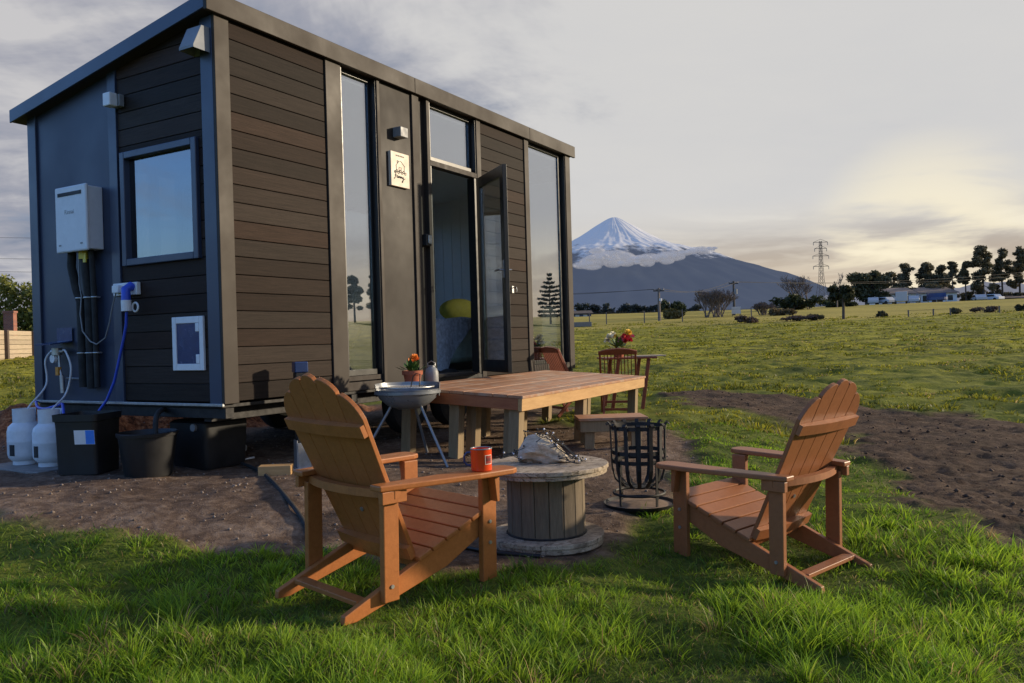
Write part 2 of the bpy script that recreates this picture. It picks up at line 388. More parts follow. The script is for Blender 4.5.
def vnoise(x, y, s=1.0):
    x = np.asarray(x, float)/s; y = np.asarray(y, float)/s; ix = np.floor(x).astype(np.int64); iy = np.floor(y).astype(np.int64); fx = x-ix; fy = y-iy
    fx = fx*fx*(3-2*fx); fy = fy*fy*(3-2*fy)
    return (_hash(ix, iy)*(1-fx)+_hash(ix+1, iy)*fx)*(1-fy)+(_hash(ix, iy+1)*(1-fx)+_hash(ix+1, iy+1)*fx)*fy
def house_xy(x, y):
    c, s = math.cos(HYAW), math.sin(HYAW); dx = np.asarray(x)-HC[0]; dy = np.asarray(y)-HC[1]
    return dx*c+dy*s, -dx*s+dy*c
def ground_base(x, y):
    x = np.asarray(x, float); y = np.asarray(y, float); num = 0; den = 0
    for cx, cy, cz in CP:
        w = 1/(((x-cx)**2+(y-cy)**2)+.25)**2; num = num+w*cz; den = den+w
    r = np.hypot(x, y)
    zf = np.interp(r, [0,15,40,60,150,400,9000], [-1.05,-1.0,-.45,.37,4.0,6.0,8.0])
    k = sstep(11, 24, r); z = num/den*(1-k)+zf*k
    hx, hy = house_xy(x, y)
    return z+.36*sstep(2.5, 3.4, hy)*sstep(.0, .8, hx)*(1-sstep(4.0, 5.5, hx))*(1-sstep(3.6, 7, hy))
PAD = [(-5.6,6.0),(-3.644,5.18),(-3.117,4.943),(-2.689,4.822),(-2.171,4.589),(-1.857,4.505),(-1.521,4.485),(-1.163,4.585),(-.636,4.406),(-.198,4.208),(.215,4.223),(.511,4.548),(.823,5.075),(1.201,5.673),(1.5,6.6),(1.62,7.5),(1.5,8.4),(1.0,8.9),(.3,9.3),(.9,11.2),(-1.2,13.0),(-6.5,9.6),(-6.2,7.0)]
SOIL = [(2.2,13.4),(3.0,14.2),(3.713,13.8),(4.874,12.5),(5.426,11.4),(6.3,9.9),(8.5,9.2),(9.5,5.5),(6.5,2.5),(3.3,3.6),(2.95,4.617),(2.82,5.404),(2.9,6.483),(3.1,7.534),(3.5,10.0),(2.98,10.7),(2.3,11.6)]
def sdist(poly, x, y):
    """signed distance, positive inside"""
    x = np.asarray(x, float); y = np.asarray(y, float); d = np.full(x.shape, 1e9); ins = np.zeros(x.shape, bool); n = len(poly)
    for i in range(n):
        ax, ay = poly[i]; bx, by = poly[(i+1) % n]; ex, ey = bx-ax, by-ay
        t = np.clip(((x-ax)*ex+(y-ay)*ey)/(ex*ex+ey*ey), 0, 1); d = np.minimum(d, np.hypot(x-ax-t*ex, y-ay-t*ey))
        c = ((ay > y) != (by > y)) & (x < (bx-ax)*(y-ay)/(by-ay+1e-12)+ax); ins ^= c
    return np.where(ins, d, -d)
def fbm(x, y): return .5*vnoise(x, y, .9)+.3*vnoise(x+9, y-4, .35)+.2*vnoise(x-3, y+7, .14)
def masks(x, y):
    n = (fbm(x, y)-.5)
    pad = sstep(-.10, .12, sdist(PAD, x, y)+n*.55); soil = sstep(-.15, .25, sdist(SOIL, x, y)+n*1.5)
    hx, hy = house_xy(x, y)
    bank = sstep(2.3, 2.7, hy)*sstep(-.1, .5, hx)*(1-sstep(4.2, 5.6, hx))*(1-sstep(3.6, 4.6, hy))
    return np.maximum(pad, bank), soil, bank
def calm(x, y):
    return 1-.85*np.clip(np.exp(-(((x+.62)/.75)**2+((y-3.9)/.75)**2))+np.exp(-(((x-1.45)/.75)**2+((y-4.5)/.7)**2)), 0, 1)
def ground_z(x, y):
    pad, soil, bank = masks(x, y); r = np.hypot(x, y); k = 1-sstep(45, 75, r)
    n1 = vnoise(x, y, .8)-.5; n2 = vnoise(x+5, y+2, .25)-.5; n3 = vnoise(x-8, y+3, .09)-.5
    g = (1-np.maximum(pad, soil))
    return ground_base(x, y)+k*(g*((n1*(.15-.11*sstep(6.5,10,r))+n2*.08)*calm(x,y)+sstep(8,13,r)*((vnoise(x-2,y+5,1.5)-.5)*.02+(vnoise(x+7,y-3,.6)-.5)*.10))+soil*(.02+n1*.05+n2*.035+n3*.025+(vnoise(x*1.0+3, y-6, .045)-.5)*.03)+pad*(n1*.03+n2*.022+n3*.012)+bank*(n2*.12+n3*.08)+sstep(25,60,r)*.0)
def gz(x, y): return float(ground_z(np.array([x]), np.array([y]))[0])

def build_ground():
    rr = np.concatenate([[.0], np.geomspace(.6, 2.0, 14), np.geomspace(2.03, 16, 300), np.geomspace(16.2, 80, 260), np.geomspace(81, 150, 30), np.geomspace(155, 12000, 40)])
    front = np.radians(np.arange(-50, 50.01, .33)); rest = np.radians(np.arange(52, 310, 3.0)); th = np.concatenate([front, rest])
    R, T = np.meshgrid(rr, th, indexing='ij'); x = R*np.sin(T); y = R*np.cos(T); z = ground_z(x.ravel(), y.ravel()).reshape(x.shape)
    V = np.stack([x, y, z], -1).reshape(-1, 3); nt = len(th); nr = len(rr)
    i = np.arange(nr-1)[:, None]*nt; j = np.arange(nt)[None]; j2 = (j+1) % nt
    F = np.stack([i+j, i+nt+j, i+nt+j2, i+j2], -1).reshape(-1, 4)[:, ::-1]
    pad, soil, bank = masks(V[:, 0], V[:, 1])
    cols = np.stack([pad, soil, bank, np.ones(len(V))], -1)
    t = NT('ground_turf_and_dirt'); a = t.n('VertexColor', _layer_name='tint'); sp = t.n('SeparateColor'); t.l(a.outputs[0], sp.inputs[0])
    geo = t.n('NewGeometry').outputs['Position']
    n1 = t.noise(geo, 1.6, 6, .7); n2 = t.noise(geo, 14, 6, .7); n3 = t.noise(geo, 90, 4, .7); nb = t.noise(geo, .07, 4, .6); nf = t.noise(geo, .5, 5, .75)
    turf = t.ramp(t.math('ADD', t.math('MULTIPLY', nf, .5), t.math('MULTIPLY', n2, .5)), [(.36, (.02, .035, .006)), (.48, (.07, .10, .014)), (.62, (.16, .18, .026))])
    far = t.ramp(t.math('ADD', t.math('MULTIPLY', t.noise(geo, 2.6, 7, .8), .6), t.math('MULTIPLY', t.noise(geo, .6, 4, .6), .4)), [(.41, (.055, .065, .008)), (.5, (.20, .19, .02)), (.59, (.39, .345, .035))])
    pos = t.n('SeparateXYZ'); t.l(geo, pos.inputs[0])
    mr = t.n('MapRange'); t.l(pos.outputs[1], mr.inputs[0]); mr.inputs[1].default_value = 7; mr.inputs[2].default_value = 26
    turf = t.mix(mr.outputs[0], turf, far)
    upper = t.ramp(t.noise(geo, .05, 5, .7), [(.35, (.22, .19, .035)), (.65, (.42, .33, .07))])
    mr2 = t.n('MapRange'); t.l(pos.outputs[1], mr2.inputs[0]); mr2.inputs[1].default_value = 62; mr2.inputs[2].default_value = 66
    turf = t.mix(mr2.outputs[0], turf, upper)
    gm = t.math('ADD', t.math('MULTIPLY', n1, .45), t.math('MULTIPLY', n2, .55))
    dirt = t.ramp(gm, [(.36, (.052, .033, .022)), (.5, (.13, .087, .06)), (.62, (.235, .172, .125))])
    vo = t.n('TexVoronoi', Scale=42.); t.l(geo, vo.inputs['Vector'])
    peb = t.ramp(vo.outputs['Distance'], [(.1, (1,1,1)), (.24, (0,0,0))]); vsep = t.n('SeparateColor'); t.l(vo.outputs['Color'], vsep.inputs[0])
    pm = t.math('MULTIPLY', peb, t.math('GREATER_THAN', vsep.outputs[0], .72))
    dirt = t.mix(pm, dirt, t.ramp(vsep.outputs[1], [(0, (.10, .075, .06)), (1, (.30, .25, .21))]))
    soilc = t.ramp(gm, [(.35, (.030, .019, .012)), (.5, (.078, .050, .033)), (.66, (.155, .105, .072))])
    bankc = t.ramp(t.noise(geo, 16, 5, .8), [(.38, (.05, .022, .012)), (.52, (.3, .1, .04)), (.64, (.5, .24, .11))])
    c = t.mix(sp.outputs[0], turf, dirt); c = t.mix(sp.outputs[1], c, soilc); c = t.mix(sp.outputs[2], c, bankc)
    t.set(Base__Color=c, Roughness=.95); t.b.inputs['Specular IOR Level'].default_value = .15
    h = t.math('ADD', t.math('ADD', t.math('MULTIPLY', n2, .6), t.math('MULTIPLY', n3, .25)), t.math('MULTIPLY', pm, .25)); t.bump(h, .8, .04)
    o = big_mesh('ground', V, F, t.m, cols); o.data.polygons.foreach_set('use_smooth', [True]*len(o.data.polygons))
    return tag(o, kind='structure')
ground = build_ground()

# ------------------------------------------------------------------ grass
def blades(name, x, y, ang, H, lean, Wd, C, z0):
    n = len(x); bend = RNG.uniform(.15, .75, n); dx = np.cos(ang); dy = np.sin(ang); fa = RNG.uniform(0, 2*PI, n); px = np.cos(fa); py = np.sin(fa)
    V = np.zeros((n, 7, 3)); ts = [0, .4, .75, 1.0]; ws = [1, .85, .5, 0]
    for i, (t, w) in enumerate(zip(ts, ws)):
        cx = x+dx*lean*t**1.8; cy = y+dy*lean*t**1.8; cz = z0+H*(t-bend*.5*t**2.5)
        if i < 3:
            V[:, 2*i, 0] = cx-px*Wd*w/2; V[:, 2*i, 1] = cy-py*Wd*w/2; V[:, 2*i, 2] = cz
            V[:, 2*i+1, 0] = cx+px*Wd*w/2; V[:, 2*i+1, 1] = cy+py*Wd*w/2; V[:, 2*i+1, 2] = cz
        else: V[:, 6, 0] = cx; V[:, 6, 1] = cy; V[:, 6, 2] = cz
    base = np.arange(n)[:, None]*7
    F = np.concatenate([base+np.array([[0,1,3]]), base+np.array([[0,3,2]]), base+np.array([[2,3,5]]), base+np.array([[2,5,4]]), base+np.array([[4,5,6]])])
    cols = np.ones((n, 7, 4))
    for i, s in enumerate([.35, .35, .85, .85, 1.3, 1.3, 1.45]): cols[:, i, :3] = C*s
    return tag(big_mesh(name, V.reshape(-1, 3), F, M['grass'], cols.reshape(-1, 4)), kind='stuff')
def free(x, y, lim=1.25):
    pad, soil, bank = masks(x, y); m = np.maximum(np.maximum(pad, soil), bank)
    hx, hy = house_xy(x, y); under = (hx > -.2) & (hx < 6.0) & (hy > -.2) & (hy < 2.6)
    return (RNG.random(len(x)) > m*lim-.02) & ~under
def pol(n, r0, r1, amax):
    u = RNG.random(n); r = r0*(r1/r0)**u; a = np.radians(RNG.uniform(-amax, amax, n)); return r*np.sin(a), r*np.cos(a)
DRY = np.array([.34, .25, .11])
def lush(x, y): return np.exp(-(((x-2.4)/.6)**2+((y-4.7)/.6)**2))+.8*np.exp(-(((x-1.3)/.5)**2+((y-3.5)/.35)**2))+np.exp(-(((x-.75)/.7)**2+((y-3.25)/.55)**2))+.6*np.exp(-(((x+.3)/.6)**2+((y-2.9)/.45)**2))+.5*np.exp(-(((x+1.7)/.8)**2+((y-3.3)/.6)**2))
def low(x, y): return np.clip(.8*np.exp(-(((x+.75)/.34)**2+((y-3.6)/.4)**2))+.75*np.exp(-(((x-1.66)/.32)**2+((y-4.25)/.3)**2)), 0, .85)
# short turf between the tufts
x, y = pol(95000, 2.0, 9, 46); k = free(x, y); x, y = x[k], y[k]; n = len(x); d = np.hypot(x, y)
H = (.025+.035*vnoise(x, y, .4))*RNG.uniform(.5, 1.3, n); v = np.clip(.5*vnoise(x, y, .5)+.5*RNG.random(n), 0, 1)[:, None]
C = np.array([.04, .11, .010])*(1-v)+np.array([.25, .34, .03])*v; C = np.where((RNG.random(n) < .10)[:, None], DRY*(.5+.7*RNG.random(n))[:, None], C)
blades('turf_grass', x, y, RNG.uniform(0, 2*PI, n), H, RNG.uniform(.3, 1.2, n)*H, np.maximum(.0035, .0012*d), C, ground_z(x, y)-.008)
# tussocks: blades leaning out of a common crown
def tussocks(name, nt, per, r0, r1, amax, hf, rf, wf, c1, c2, drate, lim=1.25):
    tx, ty = pol(nt, r0, r1, amax); tv = vnoise(tx, ty, .7); kk = (RNG.random(nt) < np.clip(.06+2.0*(tv-.28), .05, 1)) & free(tx, ty, lim); tx, ty = tx[kk], ty[kk]; nt = len(tx)
    th_ = hf(tx, ty)*RNG.uniform(.55, 1.45, nt); tr = rf(tx, ty)*RNG.uniform(.6, 1.4, nt); tc = RNG.random(nt); td = RNG.random(nt) < .05; wind = RNG.uniform(0, 2*PI, nt)
    idx = np.repeat(np.arange(nt), per); n = len(idx); a = RNG.uniform(0, 2*PI, n); q = np.sqrt(RNG.random(n))
    x = tx[idx]+np.cos(a)*q*tr[idx]; y = ty[idx]+np.sin(a)*q*tr[idx]; H = th_[idx]*RNG.uniform(.5, 1.15, n)*(1.1-.45*q)
    lean = H*(.15+.75*q)*RNG.uniform(.5, 1.4, n); ang = a+RNG.normal(0, .6, n); k = free(x, y, lim)
    v = np.clip(.55*tc[idx]+.25*RNG.random(n)+.3*(vnoise(x, y, 1.2)-.3), 0, 1)[:, None]; C = np.array(c1)*(1-v)+np.array(c2)*v
    C = np.where(((RNG.random(n) < drate) | (td[idx] & (RNG.random(n) < .5)))[:, None], DRY*(.5+.8*RNG.random(n))[:, None], C)
    x, y, ang, H, lean, C = (z[k] for z in (x, y, ang, H, lean, C)); d = np.hypot(x, y)
    return blades(name, x, y, ang, H, lean, wf(d)*RNG.uniform(.7, 1.3, len(x)), C, ground_z(x, y)-.012)
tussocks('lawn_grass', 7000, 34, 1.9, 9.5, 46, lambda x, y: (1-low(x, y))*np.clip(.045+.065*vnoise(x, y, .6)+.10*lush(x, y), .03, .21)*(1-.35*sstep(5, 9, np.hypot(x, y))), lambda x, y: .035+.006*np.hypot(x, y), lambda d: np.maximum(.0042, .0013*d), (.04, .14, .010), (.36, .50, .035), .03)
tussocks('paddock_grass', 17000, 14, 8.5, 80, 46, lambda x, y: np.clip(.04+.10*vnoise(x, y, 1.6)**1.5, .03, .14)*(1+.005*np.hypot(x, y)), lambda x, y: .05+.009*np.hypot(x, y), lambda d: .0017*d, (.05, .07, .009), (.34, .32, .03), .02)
# loose stones on the dirt, clods on the dug strip
def scatter(name, poly_box, n, smin, smax, keepf, cols, mat):
    x = RNG.uniform(poly_box[0], poly_box[1], n); y = RNG.uniform(poly_box[2], poly_box[3], n); k = keepf(x, y); x, y = x[k], y[k]; n = len(x)
    s = smin*(smax/smin)**(RNG.random(n)**2.2); z = ground_z(x, y)+s*.25
    oc = np.array([(1,0,0),(0,1,0),(-1,0,0),(0,-1,0),(0,0,1),(0,0,-1)])[None]*RNG.uniform(.55, 1.25, (n, 6, 1))*s[:, None, None]*np.array([1,1,.7]); a = RNG.uniform(0, 6.3, n); ca, sa = np.cos(a)[:, None], np.sin(a)[:, None]
    V = np.stack([x[:, None]+oc[..., 0]*ca-oc[..., 1]*sa, y[:, None]+oc[..., 0]*sa+oc[..., 1]*ca, z[:, None]+oc[..., 2]], -1).reshape(-1, 3)
    f = np.array([(0,1,4),(1,2,4),(2,3,4),(3,0,4),(1,0,5),(2,1,5),(3,2,5),(0,3,5)]); F = (np.arange(n)[:, None, None]*6+f[None]).reshape(-1, 3)
    c = np.array(cols[0])+(np.array(cols[1])-np.array(cols[0]))*RNG.random((n, 1)); C = np.ones((n, 6, 4)); C[:, :, :3] = c[:, None]
    return tag(big_mesh(name, V, F, mat, C.reshape(-1, 4)), kind='stuff')
sm = NT('loose_stones'); sv = sm.n('VertexColor', _layer_name='tint'); sm.set(Base__Color=sv.outputs[0], Roughness=.95)
scatter('gravel', (-6.2, 1.8, 4.1, 9.6), 7000, .003, .016, lambda x, y: masks(x, y)[0] > .75, ((.09, .065, .05), (.27, .22, .185)), sm.m)
scatter('soil_clods', (1.9, 9.5, 2.6, 14.2), 3500, .005, .032, lambda x, y: masks(x, y)[1]*RNG.uniform(.5, 1, len(x)) > .45, ((.05, .03, .019), (.13, .08, .05)), sm.m)

# ================================================================== TINY HOUSE
HL, HW, ZB, ZT = 5.876, 2.4, -.42, 2.43
H0 = -.95                                     # ground level under the house
house = thing('tiny_house', 'dark brown tiny house on wheels with mono-pitch roof and tall windows', 'tiny house', (HC[0], HC[1], H0), HYAW)
def hp(mb, name, mat, parent=None, bevel=0, smooth=None):
    o = mb.build(name, mat, parent or house, bevel, smooth)
    if parent is None: o.location = (0, 0, -H0)
    return o
zr = lambda y: 2.45-.175*(y+.03)              # underside of the roof
# roof, fascia
rf = MB().prism([(-.012, zr(-.012)), (-.012, zr(-.012)+.103), (2.5, zr(2.5)+.103), (2.5, zr(2.5))], lambda a, b, t: (t, a, b), -.085, HL+.095)
hp(MB().prism([(-.0125, zr(-.0125)-.004), (-.0125, zr(-.0125)+.106), (2.503, zr(2.503)+.106), (2.503, zr(2.503)-.004)], lambda a, b, t: (t, a, b), -.1, -.0855), 'barge_board', M['taupe_sky_tinted'], None, .003)
roof = hp(rf, 'roof', M['taupe'], None, .006)
fas = MB()
for a, b in ((-.1, 2.375), (2.379, 4.70), (4.704, HL+.097)): fas.box(a, b, -.045, -.0125, 2.425, 2.575)
hp(fas, 'fascia_board', M['taupe'], None, .004)
# floor + chassis
hp(MB().box(.06, HL-.06, .06, HW-.06, ZB+.012, ZB+.07), 'floor', M['intfloor'])
ch = MB()
for y in (.25, HW-.25): ch.box(.05, HL-.05, y-.04, y+.04, ZB-.14, ZB-.03)
for x in (.02, 1.4, 2.8, 4.2, HL-.1): ch.box(x, x+.08, .02, HW-.02, ZB-.11, ZB-.032)
ch.box(.0, HL, .03, HW-.03, ZB-.03, ZB-.004)
hp(ch, 'chassis', M['iron'], None, .004)
hp(MB().box(-.022, -.004, .0, HW, ZB-.016, ZB+.004), 'drip_edge', M['steel'], None, .002)
for k, x in enumerate((2.55, 3.35)):
    for y in (.32, HW-.32):
        w = MB(); w.lathe([(.0, -.09), (.2, -.09), (.29, -.07), (.31, -.03), (.31, .03), (.29, .07), (.2, .09), (0, .09)], 28)
        w.V = [(v[0]+x, v[2]+y, v[1]+H0+.31+.02) for v in w.V]
        o = hp(w, 'wheel', M['darkrubber'], None, 0, 40)
        r = MB().lathe([(0, -.095), (.17, -.095), (.18, -.08), (0, -.07)], 24); r.V = [(v[0]+x, v[2]+y, v[1]+H0+.33) for v in r.V]; hp(r, 'rim', M['steel'], o, 0, 40)

def cladding(x0, x1, hole=None):
    m = MB(); z = ZB+.012
    while z < ZT-.01:
        m.box(x0+.004, x1-.004, .008, .032, z+.0025, min(z+.1325, ZT)); z += .135
    return m
def add_wall_front(x0, x1): hp(MB().box(x0, x1, .034, .075, ZB+.01, ZT), 'wall_lining', M['ink'])
for a, b in ((.128, 1.155), (3.62, 4.615)):
    hp(cladding(a, b), 'cladding', M['clad'], None, .004); add_wall_front(a, b)
POSTS = [(1.155, 1.345), (1.83, 1.872), (2.366, 2.476), (2.604, 2.655), (3.532, 3.618), (4.617, 4.72), (5.738, HL)]
for a, b in POSTS: hp(MB().box(a, b, -.008, .09, ZB, ZT), 'post', M['taupe'], None, .004)
hp(MB().box(-.008, .128, -.008, .02, ZB, ZT), 'corner_post', M['taupe'], None, .004)
hp(MB().box(-.0085, .02, .0205, .15, ZB, ZT-.005), 'corner_post', M['taupe_sky_tinted'], None, .004)
hp(MB().box(1.872, 2.366, .012, .07, ZB, ZT), 'panel', M['panel'], None, .003)
hp(MB().box(2.476, 2.604, .04, .075, ZB, ZT), 'recess_panel', M['panel'])
# tall windows of the front
def tall_window(x0, x1, z0, z1, jr, label):
    fr = MB(); d0, d1 = .004, .09
    fr.box(x0+.002, x0+.022, d0, d1, z0, z1).box(x1-jr, x1-.002, .062, d1, z0, z1).box(x1-.012, x1-.002, d0, .062, z0, z1)
    fr.box(x0+.022, x1-jr, .05, d1, z1-.035, z1).box(x0+.022, x1-jr, .04, d1, z0, z0+.05)
    w = hp(fr, 'window', M['black'], None, .002); tag(w, label)
    hp(MB().box(x0+.0225, x1-jr-.0005, .064, .074, z0+.0505, z1-.0355), 'pane', M['glass'], w)
    return w
w1 = tall_window(1.345, 1.83, -.29, ZT-.005, .045, 'narrow full-height window beside the name sign')
sl1 = MB().box(1.349, 1.826, .012, .06, ZB, -.345).box(1.349, 1.826, .02, .06, -.335, -.292)
hp(sl1, 'window_sill', M['alu'], w1, .003)
w2 = tall_window(2.657, 3.53, 1.83, ZT-.005, .05, 'clear transom window above the open door')
hp(MB().box(2.659, 3.53, -.004, .085, 1.775, 1.828), 'transom_bar', M['alu'], w2, .003)
w3 = tall_window(4.72, 5.738, -.33, ZT-.005, .09, 'wide full-height corner window near the garden chairs')
hp(MB().box(4.722, 5.736, .004, .06, ZB, -.332), 'window_sill', M['alu'], w3, .003)
# door opening + leaf
df = MB().box(2.657, 2.685, .004, .1, -.375, 1.773).box(3.485, 3.53, .006, .1, -.375, 1.773).box(2.657, 3.53, .0, .1, ZB, -.377)
hp(df, 'door_frame', M['black'], None, .003)
hp(MB().box(2.69, 3.48, -.006, .11, -.376, -.352), 'door_threshold', M['alu'], None, .002)
leaf = MB(); LW, z0, z1 = .79, -.345, 1.765
leaf.box(0, .085, -.022, .022, z0, z1).box(LW-.1, LW, -.022, .022, z0, z1).box(.085, LW-.1, -.022, .022, z1-.11, z1).box(.085, LW-.1, -.022, .022, z0, z0+.13)
dl = hp(leaf, 'door', M['black'], None, .003); dl.location = (3.512, -.03, -H0); dl.rotation_euler[2] = -math.radians(128)
hp(MB().box(.0855, LW-.1005, -.006, .006, z0+.1305, z1-.1105), 'pane', M['glassclear'], dl)
hd = MB().box(LW-.075, LW-.03, .0225, .03, .62, .8).tube([(LW-.052, .03, .7), (LW-.052, .065, .7), (LW-.07, .07, .7), (LW-.17, .07, .7)], .009, 8)
hd.box(LW-.075, LW-.03, -.03, -.0225, .62, .8).tube([(LW-.052, -.03, .7), (LW-.052, -.065, .7), (LW-.07, -.07, .7), (LW-.17, -.07, .7)], .009, 8)
hp(hd, 'handle', M['steel'], dl, 0, 40)
# latch hook for the open door on the cladding
hk = MB().box(4.235, 4.275, -.004, .0075, .54, .62).tube([(4.255, -.004, .6), (4.255, -.05, .6), (4.255, -.055, .57), (4.255, -.05, .545)], .007, 6)
hp(hk, 'door_hook', M['steel'], None, 0, 40)
hp(MB().box(4.08, 4.13, -.012, .0075, .67, .69), 'door_stop', M['clad'], None, .002)
# name sign with its drawing and writing
sg = hp(MB().box(1.995, 2.275, -.022, .011, 1.475, 1.80), 'name_sign', M['cream'], None, .003)
def stroke(mb, pts, r=.0022): mb.tube([(a, -.0235, b) for a, b in pts], r, 5)
dr = MB(); cx, cz = 2.135, 1.66
stroke(dr, [(cx-.062, cz-.04), (cx-.062, cz+.012), (cx-.07, cz+.01), (cx-.02, cz+.055), (cx+.005, cz+.062), (cx+.07, cz+.015), (cx+.06, cz+.012), (cx+.06, cz-.03)])
stroke(dr, [(cx-.045, cz+.032), (cx-.045, cz+.06), (cx-.03, cz+.06), (cx-.03, cz+.045)])
stroke(dr, [(cx-.02, cz-.045), (cx-.02, cz+.0), (cx+.012, cz+.0), (cx+.012, cz-.045)])
for k in range(7):
    ax = cx-.08+.026*k; az = cz-.05+(.012 if k % 2 else 0); stroke(dr, [(ax+.012*math.cos(t), az+.012*math.sin(t)) for t in np.linspace(0, 6.0, 9)], .0026)
hp(dr, 'house_drawing', M['ink'], sg)
sm_ = MB()
for k, w in enumerate((.011, .008, .012, .007, .010, .012, .008, .011)): sm_.box(2.07+.0165*k, 2.07+.0165*k+w, -.0236, -.0221, 1.761, 1.773)
hp(sm_, 'small_lettering', M['ink'], sg)
sc = MB(); S = .001
script = [ # flowing handwritten word
 [(-78,38),(-60,46),(-40,44),(-28,47)], [(-54,44),(-60,20),(-66,0),(-74,-10),(-80,-6)], [(-70,18),(-48,20)],
 [(-34,16),(-42,18),(-46,8),(-42,1),(-34,6),(-31,16),(-31,4),(-27,1)], [(-25,1),(-20,16),(-18,4),(-15,14),(-9,16),(-7,4),(-4,1)],
 [(-2,1),(2,16),(4,4),(8,14),(13,16),(15,4),(19,1)], [(22,15),(23,5),(29,2),(36,15),(34,-4),(26,-26),(16,-30),(18,-18),(36,-4),(56,6)]]
for st in script: stroke(sc, [(2.135+a*S*1.25, 1.555+b*S*1.25) for a, b in st], .0032)
hp(sc, 'script_lettering', M['ink'], sg)
# wall light + key box
hp(MB().box(2.075, 2.19, -.085, .011, 1.94, 2.035), 'wall_light', M['grey'], None, .006)
kb = hp(MB().box(2.49, 2.575, -.05, .0395, .945, 1.06), 'key_box', M['blackplastic'], None, .008)
hp(MB().box(2.512, 2.568, -.062, -.0505, .965, 1.05), 'key_cover', M['steel'], kb, .006)
# ---- end wall (x = 0 plane, faces -x)
def clip_top(poly):                                   # clip polygon (y,z) under the roof line
    out = []; lim = lambda y: zr(y)+.03
    for i in range(len(poly)):
        a, b = poly[i], poly[(i+1) % len(poly)]; da, db = lim(a[0])-a[1], lim(b[0])-b[1]
        if da >= 0: out.append(a)
        if da*db < 0: t = da/(da-db); out.append((a[0]+(b[0]-a[0])*t, a[1]+(b[1]-a[1])*t))
    return out
WY0, WY1, WZ0, WZ1 = .215, 1.115, .662, 1.565
ec = MB(); z = ZB+.012
fx = lambda a, b, t: (t, a, b)
while z < 2.45:
    za, zb = z+.0025, z+.1325
    cuts = sorted({za, zb, *[c for c in (WZ0, WZ1) if za < c < zb]})
    for c0, c1 in zip(cuts, cuts[1:]):
        spans = [(.152, WY0), (WY1, 1.163)] if (c0+c1)/2 > WZ0 and (c0+c1)/2 < WZ1 else [(.152, 1.163)]
        for s0, s1 in spans:
            p = clip_top([(s0, c0), (s1, c0), (s1, c1), (s0, c1)])
            if len(p) >= 3: ec.prism(p, fx, .01, .032)
    z += .135
hp(ec, 'cladding', M['cladend'], None, .003)
lin_ = MB()
for p in ([(.03, ZB+.01), (WY0, ZB+.01), (WY0, 2.6), (.03, 2.6)], [(WY1, ZB+.01), (2.37, ZB+.01), (2.37, 2.6), (WY1, 2.6)], [(WY0, ZB+.01), (WY1, ZB+.01), (WY1, WZ0), (WY0, WZ0)], [(WY0, WZ1), (WY1, WZ1), (WY1, 2.6), (WY0, 2.6)]):
    lin_.prism(clip_top(p), fx, .034, .08)
hp(lin_, 'wall_lining', M['ink'])
hp(MB().prism(clip_top([(1.27, ZB), (2.278, ZB), (2.278, 2.6), (1.27, 2.6)]), fx, .012, .033), 'panel', M['panel_sky_tinted'])
hp(MB().prism(clip_top([(1.165, ZB), (1.268, ZB), (1.268, 2.6), (1.165, 2.6)]), fx, -.006, .033), 'post', M['taupe_sky_tinted'], None, .003)
hp(MB().prism(clip_top([(2.28, ZB), (2.4, ZB), (2.4, 2.6), (2.28, 2.6)]), fx, -.0085, .1), 'corner_post', M['taupe_sky_tinted'], None, .004)
wf = MB(); t = .055
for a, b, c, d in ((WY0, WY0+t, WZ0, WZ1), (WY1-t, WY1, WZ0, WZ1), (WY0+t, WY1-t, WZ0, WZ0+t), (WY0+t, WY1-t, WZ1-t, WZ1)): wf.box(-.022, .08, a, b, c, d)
ew = hp(wf, 'window', M['taupe_sky_tinted'], None, .006); tag(ew, 'square end-wall window between water heater and corner')
hp(MB().box(.03, .04, WY0+t+.0005, WY1-t-.0005, WZ0+t+.0005, WZ1-t-.0005), 'pane', M['glassend'], ew)
cb = MB()
for k in range(5): 
    y = .86+.022*k; cb.tube([(.13+.02*(k % 2), y, WZ0-.05), (.13+.02*(k % 2), y+.01, WZ1+.1)], .016, 6)
hp(cb, 'curtain', M['curtain'], None, 0, 60)
# range-hood vent
vt = MB().add([(-.004,.04,2.335),(-.004,.205,2.335),(-.004,.04,2.15),(-.004,.205,2.15),(-.075,.045,2.335),(-.075,.2,2.335),(-.15,.045,2.175),(-.15,.2,2.175),(-.15,.045,2.155),(-.15,.2,2.155)],
  [(0,1,3,2),(0,4,5,1),(4,6,7,5),(6,8,9,7),(0,2,8,6,4),(1,5,7,9,3)])
hp(vt, 'vent_cowl', M['vent'], None, .003)
lm = hp(MB().box(-.045, .0, 1.055, 1.16, 1.925, 2.02), 'wall_light', M['grey'], None, .005)
hp(MB().box(-.115, -.046, 1.075, 1.165, 1.92, 2.025), 'lamp_shade', M['whiteplastic'], lm, .008)
# instantaneous water heater
wh = hp(MB().box(-.118, .011, 1.387, 1.765, .82, 1.33), 'water_heater', M['white'], None, .008)
hp(MB().box(-.145, -.119, 1.372, 1.795, .805, 1.342), 'front_cover', M['white'], wh, .018)
hp(MB().box(-.149, -.1452, 1.43, 1.75, 1.262, 1.292), 'flue_slot', M['ink'], wh, .002)
Mx = Matrix(((0,0,-1,-.1455),(-1,0,0,1.60),(0,1,0,1.13),(0,0,0,1)))
text_mesh('Rinnai', .052, M['grey'], 'lettering', wh, Mx)
for y in (1.43, 1.72): hp(MB().box(-.1475, -.1452, y, y+.03, .86, .872), 'screw_cover', M['grey'], wh)
